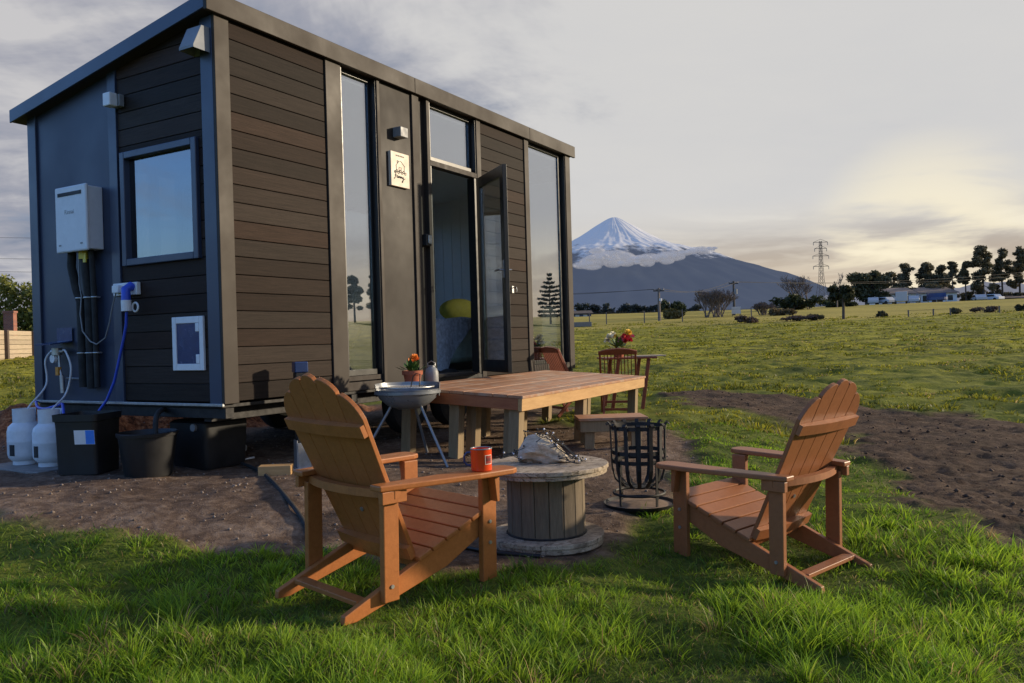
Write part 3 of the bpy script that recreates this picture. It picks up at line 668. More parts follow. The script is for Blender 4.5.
# lagged pipes under the heater
pp = MB()
pp.tube([(-.05,1.73,.82),(-.055,1.735,.7),(-.05,1.68,.5),(-.04,1.645,.4),(-.04,1.64,-.3)], .034, 10)
pp.tube([(-.05,1.56,.82),(-.05,1.55,.68),(-.04,1.53,.45),(-.04,1.53,-.31)], .036, 10)
pp.tube([(-.05,1.47,.82),(-.05,1.46,.7),(-.045,1.455,.45),(-.04,1.452,-.3)], .022, 10)
pipes = hp(pp, 'lagged_pipe', M['darkrubber'], None, 0, 60)
for zc in (.435, -.018):
    cl = MB()
    for y, r in ((1.645, .037), (1.53, .039), (1.452, .026)): cl.torus((-.04, y, zc), r, .006, 16, 6)
    cl.box(-.045, -.012, 1.42, 1.71, zc-.006, zc+.006)
    hp(cl, 'pipe_clip', M['steel'], pipes, 0, 60)
hp(MB().tube([(-.05,1.56,.845),(-.05,1.56,.75)], .045, 8).box(-.08,-.07,1.5,1.56,.72,.8), 'gas_valve', M['yellow'], None, 0, 40)
hp(MB().tube([(-.05,1.63,.83),(-.06,1.625,.55),(-.06,1.6,.45),(-.085,1.585,.3),(-.085,1.56,.16),(-.085,1.46,.075),(-.07,1.40,.05),(-.06,1.30,.1),(-.06,1.24,.22),(-.055,1.2,.36),(-.06,1.14,.465)], .006, 6), 'heater_flex', M['grey'], None, 0, 60)
# socket box with plug and shore lead
so = hp(MB().box(-.03, .008, .93, 1.23, .43, .53), 'power_socket', M['whiteplastic'], None, .006)
hp(MB().box(-.075, -.031, 1.1, 1.18, .45, .51), 'grey_plug', M['whiteplastic'], so, .006)
hp(MB().tube([(-.03,.985,.5),(-.085,.985,.47),(-.09,.98,.38)], .036, 12), 'blue_plug', M['blue'], so, 0, 50)
hp(MB().tube([(-.09,.98,.385),(-.09,.978,.30)], .038, 12), 'plug_collar', M['whiteplastic'], so, 0, 50)
hp(MB().torus((-.05,.925,.33), .035, .008, 16, 6, 'x'), 'cap_ring', M['whiteplastic'], so, 0, 50)
hp(MB().tube([(-.09,.978,.3),(-.08,1.0,.2),(-.07,1.05,.09),(-.06,1.12,-.05),(-.06,1.2,-.25),(-.07,1.29,-.4),(-.1,1.37,-.5),(-.16,1.45,-.52)], .011, 8), 'shore_lead', M['blue'], None, 0, 60)
# cat-flap style hatch
ht = MB(); 
for a, b, c, d in ((.2,.245,-.17,.235),(.505,.55,-.17,.235),(.245,.505,-.17,-.12),(.245,.505,.185,.235)): ht.box(-.012,.009,a,b,c,d)
ht.box(-.014,.009,.247,.285,.12,.183).box(-.014,.009,.247,.285,-.118,-.05)
h_ = hp(ht, 'service_hatch', M['whiteplastic'], None, .004)
hp(MB().box(-.004,.008,.2455,.5045,-.1195,.1845), 'hatch_door', M['bluepanel'], h_)
# gas regulator under its folded metal hood
rg = hp(MB().add([(-.002,1.84,.2),(-.002,2.06,.2),(-.002,1.84,.09),(-.002,2.06,.09),(-.19,1.84,.065),(-.19,2.06,.065),(-.19,1.84,.055),(-.19,2.06,.055),(-.002,1.84,.08),(-.002,2.06,.08)],[(0,1,3,2),(2,3,5,4),(4,5,7,6),(6,7,9,8),(2,4,6,8),(3,9,7,5)]), 'regulator_hood', M['bluepanel'])
rv = MB().tube([(-.05,2.06,.0),(-.05,1.9,.0)], .016, 10).tube([(-.055,1.98,.03),(-.055,1.98,-.03)], .04, 12).tube([(-.05,1.96,0),(-.05,1.95,-.14),(-.05,1.93,-.2)], .012, 8).tube([(-.05,1.925,-.2),(-.05,1.915,-.35)], .02, 8)
hp(rv, 'gas_regulator', M['steel'], rg, 0, 50)
hp(MB().tube([(-.06,2.0,-.06),(-.085,2.0,-.06)], .035, 14), 'pressure_gauge', M['whiteplastic'], rg, 0, 50)
hp(MB().box(-.075,-.045,1.935,1.975,-.2,-.13), 'orange_tag', M['orangeplastic'], rg)
hp(MB().tube([(-.03,1.92,-.225),(-.03,1.72,-.23),(-.01,1.70,-.23)], .008, 6), 'copper_pipe', M['steel'], rg, 0, 50)
# interior walls
iw = MB(); RW = [(.5, 1.5), (3.9, 4.55), (4.75, 5.6)]  # first and last rear openings are added to let more daylight inside
iw.box(.085, HL-.09, HW-.12, HW-.09, ZB+.075, .15).box(.085, HL-.09, HW-.12, HW-.09, 1.77, 2.05)
for a, b in ((.085, .5), (1.5, 3.9), (4.55, 4.75), (5.6, HL-.09)): iw.box(a, b, HW-.12, HW-.09, .1501, 1.7699)
iw.box(HL-.13, HL-.1, .08, HW-.125, ZB+.075, 2.1)
for k in range(14): iw.box(HL-.137, HL-.1305, .15+.155*k, .153+.155*k, ZB+.075, 2.0)
hp(iw, 'interior_wall', M['intwall'])
hp(MB().prism([(.08, 2.36), (HW-.08, 1.96), (HW-.08, 1.94), (.08, 2.34)], fx, .085, HL-.095), 'ceiling', M['intwall'])
bw = MB().box(0, HL, HW-.09, HW-.02, ZB+.01, .15).box(0, HL, HW-.09, HW-.02, 1.77, zr(HW)+.02)
for a, b in ((0, .5), (1.5, 3.9), (4.55, 4.75), (5.6, HL)): bw.box(a, b, HW-.09, HW-.02, .1501, 1.7699)
hp(bw, 'back_wall', M['clad'])
ewl = MB().prism(clip_top([(.08, ZB+.01), (2.3, ZB+.01), (2.3, 2.6), (.08, 2.6)]), fx, HL-.095, HL-.01); hp(ewl, 'far_wall', M['clad'])
for x0, x1 in RW:
    bf = MB()
    for a, b, c, d in ((x0,x0+.04,.15,1.77),(x1-.04,x1,.15,1.77),(x0+.04,x1-.04,.15,.19),(x0+.04,x1-.04,1.73,1.77)): bf.box(a+.001,b-.001,HW-.085,HW-.03,c+.001,d-.001)
    bwn = hp(bf, 'window', M['black'])  # frames the middle rear window and the two added for light
    hp(MB().box(x0+.0405, x1-.0405, HW-.06, HW-.05, .1905, 1.7295), 'pane', M['glassclear'], bwn)

# ---- things inside the house
def hworld(x, y, z): c, s = math.cos(HYAW), math.sin(HYAW); return (HC[0]+x*c-y*s, HC[1]+x*s+y*c, z)
bed = thing('bed', 'bed with sage green cover and hanging patterned throw inside the doorway', 'bed', hworld(3.35, .55, ZB+.07), HYAW)
MB().box(.03, 1.72, .03, 1.62, .0, .08).build('bed_base', M['blackplastic'], bed, .01)
mt = MB().box(-.02, 1.77, -.02, 1.67, .081, .60); mt.build('mattress', M['linen'], bed, .07, 40)
th_ = MB(); n = 16
for i in range(n):
    for j in range(12):
        pass
gv = []; 
for i in range(n+1):
    u = i/n
    for j in range(13):
        v = j/12; x = .02+1.0*u; drop = .55*(.5+.5*math.sin(u*5+1))*.9+.12
        if v < .4: p = (x, .35*(1-v/.4)-.045, .615+.012*math.sin(9*u+6*v))
        else: p = (x, -.05-.05*math.sin(u*13)*(v-.4), .61-(v-.4)/.6*drop)
        gv.append(p)
th_.add(gv, [(i*13+j, (i+1)*13+j, (i+1)*13+j+1, i*13+j+1) for i in range(n) for j in range(12)]); th_.build('throw', M['throw'], bed, 0, 60)
cu = MB().ball((0, 0, 0), 1, 16, 10, (.42, .13, .15)).build('cushion', M['cushion'], None, 0, 60); cu.location = hworld(4.62, 1.0, .38); cu.rotation_euler[2] = HYAW
tag(cu, 'olive yellow cushion on the bed inside the doorway', 'cushion')
lr = thing('luggage_rack', 'black folding X-legged stand inside the narrow window', 'stand', hworld(1.62, .42, ZB+.07), HYAW)
for y in (-.18, .18): MB().beam((-.2, y, 0), (.2, y, .5), .02, .025).build('leg', M['black'], lr); MB().beam((.2, y+.022, 0), (-.2, y+.022, .5), .02, .025).build('leg', M['black'], lr)
MB().box(-.22, -.18, -.2, .22, .5, .52).box(.18, .22, -.2, .22, .5, .52).build('top_rail', M['black'], lr)
MB().box(-.22, .22, -.2, -.17, .02, .04).build('stretcher', M['palewood'], lr)
iv = thing('indoor_plant', 'leafy indoor plant on the stand inside the narrow window', 'plant', hworld(1.62, .42, ZB+.59), HYAW)
MB().lathe([(0,0),(.07,0),(.1,.12),(.09,.12),(.0,.1)], 16).build('pot', M['grey'], iv, 0, 50)
lv = MB()
for k in range(46):
    a = random.uniform(0, 2*PI); e = random.uniform(.1, 1.2); L = random.uniform(.1, .26); d = Vector((math.cos(a)*math.cos(e), math.sin(a)*math.cos(e), math.sin(e))); s_ = d.cross(Vector((0,0,1))).normalized()*.022
    p = Vector((0,0,.1)); q = p+d*L; lv.add([p+d*L*.4, p+d*L*.7+s_, q, p+d*L*.7-s_], [(0,1,2,3)])
lv.build('foliage', M['leaf'], iv)
cab = MB().box(0, .42, 0, .5, 0, .75).build('cabinet', M['intwall'], None, .005); cab.location = hworld(5.2, .12, ZB+.07); cab.rotation_euler[2] = HYAW
tag(cab, 'white cabinet seen through the wide corner window', 'cabinet')

# ================================================================== FURNITURE
xz = lambda y0: (lambda a, b, t: (a, t, b))
def make_adirondack(mat, name, label):
    r = thing(name, label, 'garden chair', group='adirondack chairs around the spool table')
    fxz = lambda a, b, t: (a, t, b)
    for s in (-1, 1):
        rail = MB().prism([(.415,.375),(.43,.33),(.40,.265),(.12,.13),(-.38,.0),(-.445,.0),(-.44,.035),(-.12,.16),(.1,.245)], fxz, s*.262-.016, s*.262+.016)
        rl = rail.build('side_rail', mat, r, .004)
        bo = MB()
        for x, z in ((.35,.3),(.37,.24),(-.2,.11)): bo.tube([(x, s*.305, z), (x, s*.3165, z)], .009, 8)
        fl = MB().box(.318, .408, s*.2955-.0165, s*.2955+.0165, 0, .533); fl_o = fl.build('front_leg', mat, r, .004)
        for z in (.3, .2): MB().tube([(.363, s*.312, z), (.363, s*.3175, z)], .009, 8).build('bolt', M['steel'], fl_o, 0, 40)
        MB().prism([(.345,.532),(.381,.532),(.381,.40),(.365,.40)], lambda a, b, t: (a, t, b), s*.3125, s*.3135+s*.05).build('arm_bracket', mat, fl_o, .003)
        pl = MB().box(-.262, -.182, s*.2955-.0165, s*.2955+.0165, .055, .505).build('rear_post', mat, r, .004)
        MB().tube([(-.222, s*.312, .12), (-.222, s*.3175, .12)], .009, 8).build('bolt', M['steel'], pl, 0, 40)
        # arm: paddle outline
        o = [(-.30,.265),(-.05,.28),(.2,.292),(.40,.298),(.438,.312),(.452,.345),(.452,.392),(.438,.424),(.40,.438),(.2,.425),(-.05,.385),(-.30,.34)]
        MB().prism([(x, s*y) for x, y in o], lambda a, b, t: (a, b, t), .5345, .561).build('armrest', mat, r, .006)
        MB().box(-.29,-.16,s*.313-.0*s,s*.313+s*.03,.48,.533).build('arm_block', mat, r, .003)
    seat = MB()
    P0, P1 = Vector((.425, 0, .372)), Vector((-.06, 0, .185)); n = 6; d = (P1-P0); L = d.length; d.normalize(); up = Vector((-d.z, 0, d.x)); up = up if up.z > 0 else -up
    for k in range(n):
        w = L/n; c = P0+d*(w*(k+.5))+up*.013
        seat.obox(c, (w-.009, .60, .022), Matrix((d, Vector((0,1,0)), up)).transposed())
    seat.build('seat', mat, r, .004)
    # back: five scalloped slats on a reclined plane
    B0, B1 = Vector((-.02, 0, .15)), Vector((-.435, 0, 1.03)); bd = (B1-B0); BL = bd.length; bd.normalize(); bn = Vector((-bd.z, 0, bd.x)); bn = bn if bn.x < 0 else -bn
    fb = lambda a, b, t: tuple(B0+bd*b+Vector((0, a, 0))+bn*t)
    back = MB(); tops = {0: (BL, BL), 1: (BL-.018, BL-.080), 2: (BL-.088, BL-.205)}
    for i in range(-2, 3):
        a0, a1 = -.0602+i*.122, .0602+i*.122
        lo = [(a0*.80, 0), (a1*.80, 0)]
        if i == 0: top = [(a1, BL-.04), (.042, BL-.014), (.02, BL-.003), (0, BL), (-.02, BL-.003), (-.042, BL-.014), (a0, BL-.04)]
        else:
            hi, lw = tops[abs(i)]; inner, outer = (a0, a1) if i > 0 else (a1, a0); w = outer-inner
            top = [(inner, hi-.006), (inner+w*.18, hi), (inner+w*.4, hi-(hi-lw)*.10), (inner+w*.62, hi-(hi-lw)*.28), (inner+w*.8, hi-(hi-lw)*.50), (inner+w*.93, hi-(hi-lw)*.76), (outer, lw)]
            if i > 0: top = top[::-1]
        bw_ = .028
        back.prism(lo+top, fb, -.011, .011)
    back.build('backrest', mat, r, .003)
    # bowed cross rails behind the back
    def bow(b, half, h, dep, sag, name_, zlevel=None):
        m = MB(); pts = []
        for k in range(13):
            a = -half+2*half*k/12; q = (1-(a/half)**2)
            pts.append((a, dep-sag*(1-q)))
        for (a, t0), (a2, t2) in zip(pts, pts[1:]):
            v = []
            for aa, tt in ((a, t0), (a2, t2)):
                for th in (.012, .012+tt):
                    for bb in (b-h/2, b+h/2):
                        v.append(tuple(B0+bd*bb+Vector((0, aa, 0))+bn*th))
            m.add(v, [(0,2,3,1),(4,5,7,6),(2,6,7,3),(0,1,5,4),(1,3,7,5),(0,4,6,2)])
        bm_ = m.build(name_, mat, r); return bm_
    bow(.72, .30, .055, .034, .012, 'back_rail'); bow(.10, .27, .06, .04, .015, 'back_rail')
    mid = MB(); pts = []
    for k in range(15):
        y = -.345+.69*k/14; pts.append((-.205-.075*(1-(y/.345)**2), y))
    inn = [(x+.045 if abs(y) < .3 else x+.03, y) for x, y in pts]
    for i in range(14):
        (xa, ya), (xb, yb), (xc, yc), (xd, yd) = pts[i], pts[i+1], inn[i+1], inn[i]
        v = [(xa-.02,ya,.498),(xb-.02,yb,.498),(xc-.02,yc,.498),(xd-.02,yd,.498),(xa-.02,ya,.5335),(xb-.02,yb,.5335),(xc-.02,yc,.5335),(xd-.02,yd,.5335)]
        mid.add(v, [(0,3,2,1),(4,5,6,7),(0,1,5,4),(2,3,7,6)]+([(0,4,7,3)] if i == 0 else [])+([(1,2,6,5)] if i == 13 else []))
    mid.build('arm_rail', mat, r)
    MB().beam((-.33, -.245, .062), (-.33, .245, .062), .06, .022).build('stretcher', mat, r, .003)
    MB().tube([B0+bd*.28+bn*.0115, B0+bd*.28+bn*.017], .011, 8).build('bolt', M['steel'], r, 0, 40)
    return r
ch1 = make_adirondack(M['hdpe'], 'adirondack_chair', 'brown adirondack chair with the orange mug on its armrest')
ch1.location = (-.624, 3.952, -1.185); ch1.rotation_euler = (.012, .01, .80); ch1.scale = (1.02,)*3
ch2 = copy_tree(ch1); ch2['label'] = 'brown adirondack chair standing in long grass beside the fire basket'
ch2.location = (1.401, 4.57, -1.30); ch2.rotation_euler = (.0, -.015, 2.307)
for o in kids(ch2):
    o.data = o.data.copy() if o.data.materials and o.data.materials[0] == M['hdpe'] else o.data
    if o.data.materials[0] == M['hdpe']: o.data.materials[0] = M['hdpe2']
    for q in kids(o):
        if q.data.materials[0] == M['hdpe']: q.data = q.data.copy(); q.data.materials[0] = M['hdpe2']

# mug on the armrest
def arm_pt(c, x, y, z): return c.matrix_basis @ Vector((x, y, z))
bpy.context.view_layer.update()
mp_ = arm_pt(ch1, .262, -.366, .5615)
mug = thing('enamel_mug', 'orange enamel mug with grey rim on the armrest of the chair', 'mug', mp_, .1); mug.scale = (1.12,)*3
MB().lathe([(0,.002),(.04,.0),(.044,.004),(.045,.088),(.0455,.093),(.0425,.093),(.042,.088),(.041,.008),(0,.006)], 32).build('cup', M['orange'], mug, 0, 40)
MB().torus((0,0,.0935), .0445, .0028, 32, 8).build('rim', M['steelpaint'], mug, 0, 60)
MB().tube([(-.044,.004,.078),(-.06,.006,.077),(-.072,.007,.062),(-.072,.007,.04),(-.062,.006,.026),(-.044,.004,.022)], .005, 8).build('handle', M['bluepanel'], mug, 0, 60)
lb = MB(); aa = np.linspace(-1.28, -.52, 9)
def arcband(mb, r, a0, a1, z0, z1, n=9):
    A = np.linspace(a0, a1, n)
    v = [(r*math.cos(a), r*math.sin(a), z) for a in A for z in (z0, z1)]; mb.add(v, [(2*i, 2*i+2, 2*i+3, 2*i+1) for i in range(n-1)])
for z0_, z1_ in ((.03,.0325),(.0665,.069)): arcband(lb, .0462, -1.28, -.5, z0_, z1_)
arcband(lb, .0462, -1.28, -1.225, .0326, .0664); arcband(lb, .0462, -.555, -.5, .0326, .0664)
lab = lb.build('label_frame', M['cream'], mug)
l2 = MB(); arcband(l2, .0461, -1.22, -.56, .033, .066); l2.build('label', M['redlabel'], mug)
l3 = MB()
for k, (w, hgt) in enumerate(((.05,.016),(.03,.012),(.03,.012),(.05,.015),(.03,.012),(.05,.012))): a = -1.15+.092*k; arcband(l3, .0464, a, a+w, .043, .043+hgt, 3)
l3.build('label_marks', M['ink'], mug)

# cable-spool table
sx, sy, sz = .17, 4.74, -1.175
sp = thing('cable_spool_table', 'weathered wooden cable spool standing on end as a low table', 'table', (sx, sy, sz), .5)
def disc(r, z0, z1, n=48, wob=.004):
    m = MB(); pr = []
    pts = [(r*(1+wob/r*math.sin(3*a+z0*9)+.003*random.uniform(-1,1))*math.cos(a), r*(1+wob/r*math.sin(3*a+z0*9))*math.sin(a)) for a in np.linspace(0, 2*PI, n, endpoint=False)]
    return m.prism(pts, lambda a, b, t: (a, b, t), z0, z1)
disc(.362, .428, .452).build('top_board', M['spoolwood'], sp, .004)
disc(.352, .402, .4275).build('under_board', M['spoolwood'], sp, .004)
st = MB()
for k in range(17):
    a = 2*PI*k/17; d = Vector((math.cos(a), math.sin(a), 0)); tn = Vector((-d.y, d.x, 0)); st.obox(d*.212+Vector((0,0,.228)), (.02, .0775, .347), Matrix((d, tn, Vector((0,0,1)))).transposed())
st.build('drum', M['stave'], sp, .003)
disc(.335, .028, .054).build('base_board', M['spoolwood'], sp, .004); disc(.33, .0, .0275).build('base_board', M['spoolwood'], sp, .004)
MB().torus((0,0,.06), .228, .006, 36, 6).build('wire_band', M['iron'], sp, 0, 60)

# driftwood lump and string lights on the spool
dw = thing('driftwood', 'pale ridged lump of driftwood lying on the spool table', 'driftwood', (sx+.0, sy+.02, sz+.4525), -.25)
body = MB(); n = 22; m_ = 26; prof = []
vs = []
for i in range(n+1):
    u = i/n; x = -.15+.33*u; R = .088*math.sin(PI*min(1, u*1.05+.06))**.55*(1-.45*u)+.004
    for j in range(m_):
        a = 2*PI*j/m_; rid = 1+.16*math.sin(4*a+7*u)+.10*math.sin(9*a-9*u+1)+.06*random.uniform(-1,1)
        y = R*rid*math.cos(a)*1.05; zz = max(-.0, R*.95+R*rid*math.sin(a)*1.0)
        vs.append((x, y, zz))
body.add(vs, [(i*m_+j, i*m_+(j+1) % m_, (i+1)*m_+(j+1) % m_, (i+1)*m_+j) for i in range(n) for j in range(m_)]+[tuple(range(m_))[::-1], tuple(n*m_+j for j in range(m_))])
body.build('log', M['shell'], dw, 0, 70)
sl_ = thing('string_lights', 'dark wire string lights tangled over the driftwood on the spool', 'string lights', (sx, sy, sz+.4525), -.25)
wi = MB(); rnd = random.Random(3); bulbs = []
def wire(c, amp, n_, zf):
    pts = []; p = Vector(c); d = Vector((1,0,0))
    for k in range(n_):
        a = rnd.uniform(0, 2*PI); p = Vector((c[0]+amp[0]*rnd.uniform(-1,1), c[1]+amp[1]*rnd.uniform(-1,1), 0)); p.z = zf(p) + abs(rnd.gauss(0, .018)); pts.append(p)
        bulbs.append(p+Vector((0,0,.012)))
    out = []
    for i in range(len(pts)-1):
        p0, p1, p2, p3 = pts[max(i-1,0)], pts[i], pts[i+1], pts[min(i+2, len(pts)-1)]
        for q in range(6):
            t = q/6; out.append(.5*((2*p1)+(-p0+p2)*t+(2*p0-5*p1+4*p2-p3)*t*t+(-p0+3*p1-3*p2+p3)*t**3))
    for o_ in out: o_.z = max(o_.z, .005)
    wi.tube(out, .0022, 5)
ht_ = lambda p: (.15 if abs(p.y) < .06 and -.13 < p.x < .05 else (.09 if abs(p.y) < .07 and .05 <= p.x < .13 else .008))
wire((-.18, -.02), (.08, .09), 12, lambda p: .01+.05*rnd.random()); wire((-.03, .01), (.14, .07), 16, ht_); wire((.12, -.0), (.12, .07), 16, ht_); wire((.17, -.06), (.08, .05), 9, lambda p: .008); wire((-.08, .05), (.1, .04), 10, ht_)
wi.build('wire', M['black'], sl_, 0, 80)
for b in bulbs: MB().ball(b, .006, 6, 4).build('bulb', M['whiteplastic'] if rnd.random() < .4 else M['black'], sl_, 0, 80)

# fire basket
fx_, fy_ = .825, 5.5; fz_ = gz(fx_, fy_)-.005
fbk = thing('fire_basket', 'black iron fire basket with strap bars on a round ash plate', 'fire basket', (fx_, fy_, fz_), 0)
for k in range(14):
    a = 2*PI*k/14+.1; c_, s_ = math.cos(a), math.sin(a)
    path = [(.213,.545),(.203,.556),(.188,.54),(.184,.45),(.182,.32),(.178,.25),(.16,.18),(.115,.135),(.045,.12)]
    m = MB(); w = .013
    for (r0, z0), (r1, z1) in zip(path, path[1:]):
        tn = Vector((-s_, c_, 0)); p, q = Vector((r0*c_, r0*s_, z0)), Vector((r1*c_, r1*s_, z1)); d = (q-p).normalized(); nn = tn.cross(d)
        m.obox((p+q)/2, ((q-p).length+.004, 2*w, .005), Matrix((d, tn, nn)).transposed())
    m.build('bar', M['iron'], fbk)
for R_, z_ in ((.186,.525),(.182,.36),(.181,.30)):
    MB().lathe([(R_-.012, z_-.013),(R_-.008, z_-.013),(R_-.008, z_+.013),(R_-.012, z_+.013),(R_-.012, z_-.013)], 36).build('hoop', M['iron'], fbk, 0, 40)
MB().lathe([(0,.118),(.075,.118),(.075,.125),(0,.125)], 24).build('bottom_plate', M['iron'], fbk, 0, 40)
MB().torus((0,0,.085), .17, .009, 36, 6).build('support_ring', M['iron'], fbk, 0, 60)
for a in (.6, 2.2, 3.75, 5.3): MB().beam((.168*math.cos(a),.168*math.sin(a),.005),(.172*math.cos(a),.172*math.sin(a),.30),.016,.007,(math.cos(a),math.sin(a),0)).build('leg', M['iron'], fbk)
MB().lathe([(0,.004),(.222,.004),(.236,.022),(.240,.022),(.228,.0),(0,.0)], 40).build('ash_plate', M['iron'], fbk, 0, 40)
MB().lathe([(0,.0065),(.215,.0065),(.2,.010),(.1,.014),(0,.016)], 30).build('ash', M['rust'], fbk, 0, 60)

# barbecue on a tripod
bx_, by_ = -.866, 6.72; bz_ = gz(bx_, by_)-.035
bb = thing('barbecue', 'round silver barbecue bowl with windshield and grill on tripod legs', 'barbecue', (bx_, by_, bz_), 0); zr_ = .62
MB().lathe([(0,zr_-.165),(.09,zr_-.16),(.17,zr_-.13),(.23,zr_-.075),(.258,zr_-.02),(.262,zr_),(.258,zr_),(.254,zr_-.02),(.226,zr_-.072),(.166,zr_-.125),(.09,zr_-.154),(0,zr_-.158)], 40).build('bowl', M['steelpaint'], bb, 0, 40)
MB().lathe([(.2605,zr_-.06),(.268,zr_+.045),(.265,zr_+.047),(.2575,zr_-.0)], 30, (0,0,0), math.radians(-8), math.radians(190)).build('windshield', M['steelpaint'], bb, 0, 40)
MB().lathe([(.266,zr_-.035),(.271,zr_-.035),(.271,zr_-.012),(.266,zr_-.012),(.266,zr_-.035)], 40).build('rim_band', M['steelpaint'], bb, 0, 40)
gr = MB(); gr.torus((0,0,zr_+.018), .225, .006, 36, 6)
for k in range(-9, 10):
    x = .022*k; h = math.sqrt(max(0, .222**2-x*x)); gr.tube([(x,-h,zr_+.018),(x,h,zr_+.018)], .0028, 5)
go_ = gr.build('grill', M['steel'], bb, 0, 60)
MB().tube([(.03,-.02,zr_+.02),(.05,-.03,zr_+.10),(.075,-.04,zr_+.125),(.11,-.05,zr_+.12),(.105,-.055,zr_+.02)], .005, 6).build('grill_handle', M['black'], go_, 0, 60)
for a in (math.radians(-35), math.radians(190), math.radians(75)):
    f_ = 1.28; p = Vector((.14*math.cos(a), .14*math.sin(a), zr_-.14)); q = Vector((.33*f_*math.cos(a)*.95, .33*f_*math.sin(a)*.95, 0)); q.z = gz(bx_+q.x, by_+q.y)-bz_
    MB().tube([p, q], .012, 8).build('leg', M['steelpaint'], bb, 0, 60)

# deck platform
DN = Vector((.071, 6.52, -.457)); DY = math.radians(62); DS, DT = 2.98, 1.24
deck = thing('deck_platform', 'raised timber deck platform with red stained boards in front of the door', 'deck', DN, DY)
deck.rotation_euler = (math.atan(.06), 0, DY)
bpy.context.view_layer.update()
def deckw(s, t, z=0): return deck.matrix_basis @ Vector((s, t, z))
tp = MB(); 
for k in range(9):
    w = DT/9; tp.box(-.012+random.uniform(-.004,.004), DS+.01+random.uniform(-.006,.004), k*w-.008, (k+1)*w-.012, -.024, random.uniform(-.001,.001))
tp.build('deck_boards', M['decktop'], deck, .003)
MB().box(-.005, DS, -.0, .036, -.125, -.0255).build('side_fascia', M['deckside'], deck, .003)
MB().box(-.006, .034, .0365, DT-.002, -.118, -.0256).build('end_fascia', M['deckend'], deck, .003)
MB().box(DS-.036, DS, .0365, DT-.002, -.12, -.0256).build('end_fascia', M['deckside'], deck, .003)
MB().box(.0345, DS-.0365, DT-.036, DT-.002, -.12, -.0256).build('back_fascia', M['deckside'], deck, .003)
for s_, t_, w in ((.08,.09,.095),(.20,.2,.095),(.085,.66,.095),(.30,.62,.095),(.09,1.15,.095),(1.4,.09,.09),(1.45,.75,.09),(1.4,1.14,.09),(2.86,.09,.09),(2.88,.66,.09),(2.86,1.14,.09)):
    p = deckw(s_, t_); zg = gz(p.x, p.y)-p.z-.02
    MB().box(s_-w/2, s_+w/2, t_-w/2, t_+w/2, zg, -.026).build('leg', M['post'], deck, .004)

# wooden step beside the deck
sxp = (.59, 7.27); szp = gz(.85, 7.3)
stp = thing('wooden_step', 'low timber step beside the deck with planked top', 'step', (sxp[0], sxp[1], szp), .04)
tm = MB(); H_ = -.725-szp
for k in range(3): tm.box(-.02, .60, -.02+.13*k, .105+.13*k, H_-.024, H_)
tm.build('tread', M['decktop'], stp, .003)
MB().box(-.005,.585,.0,.034,H_-.125,H_-.0255).build('front_rail', M['post'], stp, .003)
MB().box(-.005,.03,.0345,.36,H_-.125,H_-.0255).build('side_rail', M['post'], stp, .003); MB().box(.55,.585,.0345,.36,H_-.125,H_-.0255).build('side_rail', M['post'], stp, .003)
for a, b in ((.08,.04),(.5,.04),(.08,.31),(.5,.31)): MB().box(a-.045,a+.045,b-.005,b+.05,-.015,H_-.126).build('leg', M['post'], stp, .004)

# pot plant and jug on the deck
p = deckw(.12, 1.14)
pt = thing('flower_pot', 'terracotta pot with orange flower at the corner of the deck', 'potted plant', p, 0); pt.scale = (1.15,)*3
MB().lathe([(0,0),(.053,0),(.068,.085),(.078,.086),(.08,.118),(.073,.118),(.07,.095),(0,.095)], 28).build('pot', M['terracotta'], pt, 0, 40)
MB().lathe([(0,.0965),(.0695,.0965),(.05,.102),(0,.104)], 20).build('soil', M['soil'], pt, 0, 60)
lv = MB(); rnd = random.Random(5)
for k in range(60):
    a = rnd.uniform(0, 2*PI); e = rnd.uniform(.2, 1.3); L = rnd.uniform(.05, .13); d = Vector((math.cos(a)*math.cos(e), math.sin(a)*math.cos(e), math.sin(e))); s_ = d.cross(Vector((0,0,1))).normalized()*.016
    p0 = Vector((rnd.uniform(-.03,.03), rnd.uniform(-.03,.03), .1)); lv.add([p0+d*L*.35, p0+d*L*.7+s_, p0+d*L, p0+d*L*.7-s_], [(0,1,2,3)])
lv.build('leaves', M['leaf'], pt)
def blossom(m, c, r, rnd, n=14):
    for k in range(n):
        a = rnd.uniform(0, 2*PI); e = rnd.uniform(-.3, 1.4); d = Vector((math.cos(a)*math.cos(e), math.sin(a)*math.cos(e), math.sin(e))); s_ = d.orthogonal().normalized()*r*.4; u_ = d.cross(s_)
        c_ = Vector(c); m.add([c_, c_+d*r*.7+s_, c_+d*r+u_*.3, c_+d*r*.7-s_], [(0,1,2,3)])
fl_ = MB(); blossom(fl_, (.02,-.01,.205), .042, rnd, 26); blossom(fl_, (-.01,.02,.19), .03, rnd, 14); fl_.build('flower', M['petal_orange'], pt)
MB().tube([(.0,0,.1),(.012,-.005,.16),(.02,-.01,.2)], .003, 5).build('stem', M['leaf'], pt)
p = deckw(.46, 1.165)
jg = thing('metal_jug', 'small dull grey metal jug with loop handle on the deck edge', 'jug', p, .2)
MB().lathe([(0,0),(.058,0),(.062,.01),(.062,.10),(.05,.135),(.03,.15),(.028,.165),(.022,.165),(.022,.15),(0,.15)], 24).build('body', M['grey'], jg, 0, 45)
MB().tube([(-.03,0,.15),(-.035,0,.185),(0,0,.205),(.035,0,.185),(.03,0,.15)], .004, 6).build('handle', M['steel'], jg, 0, 60)

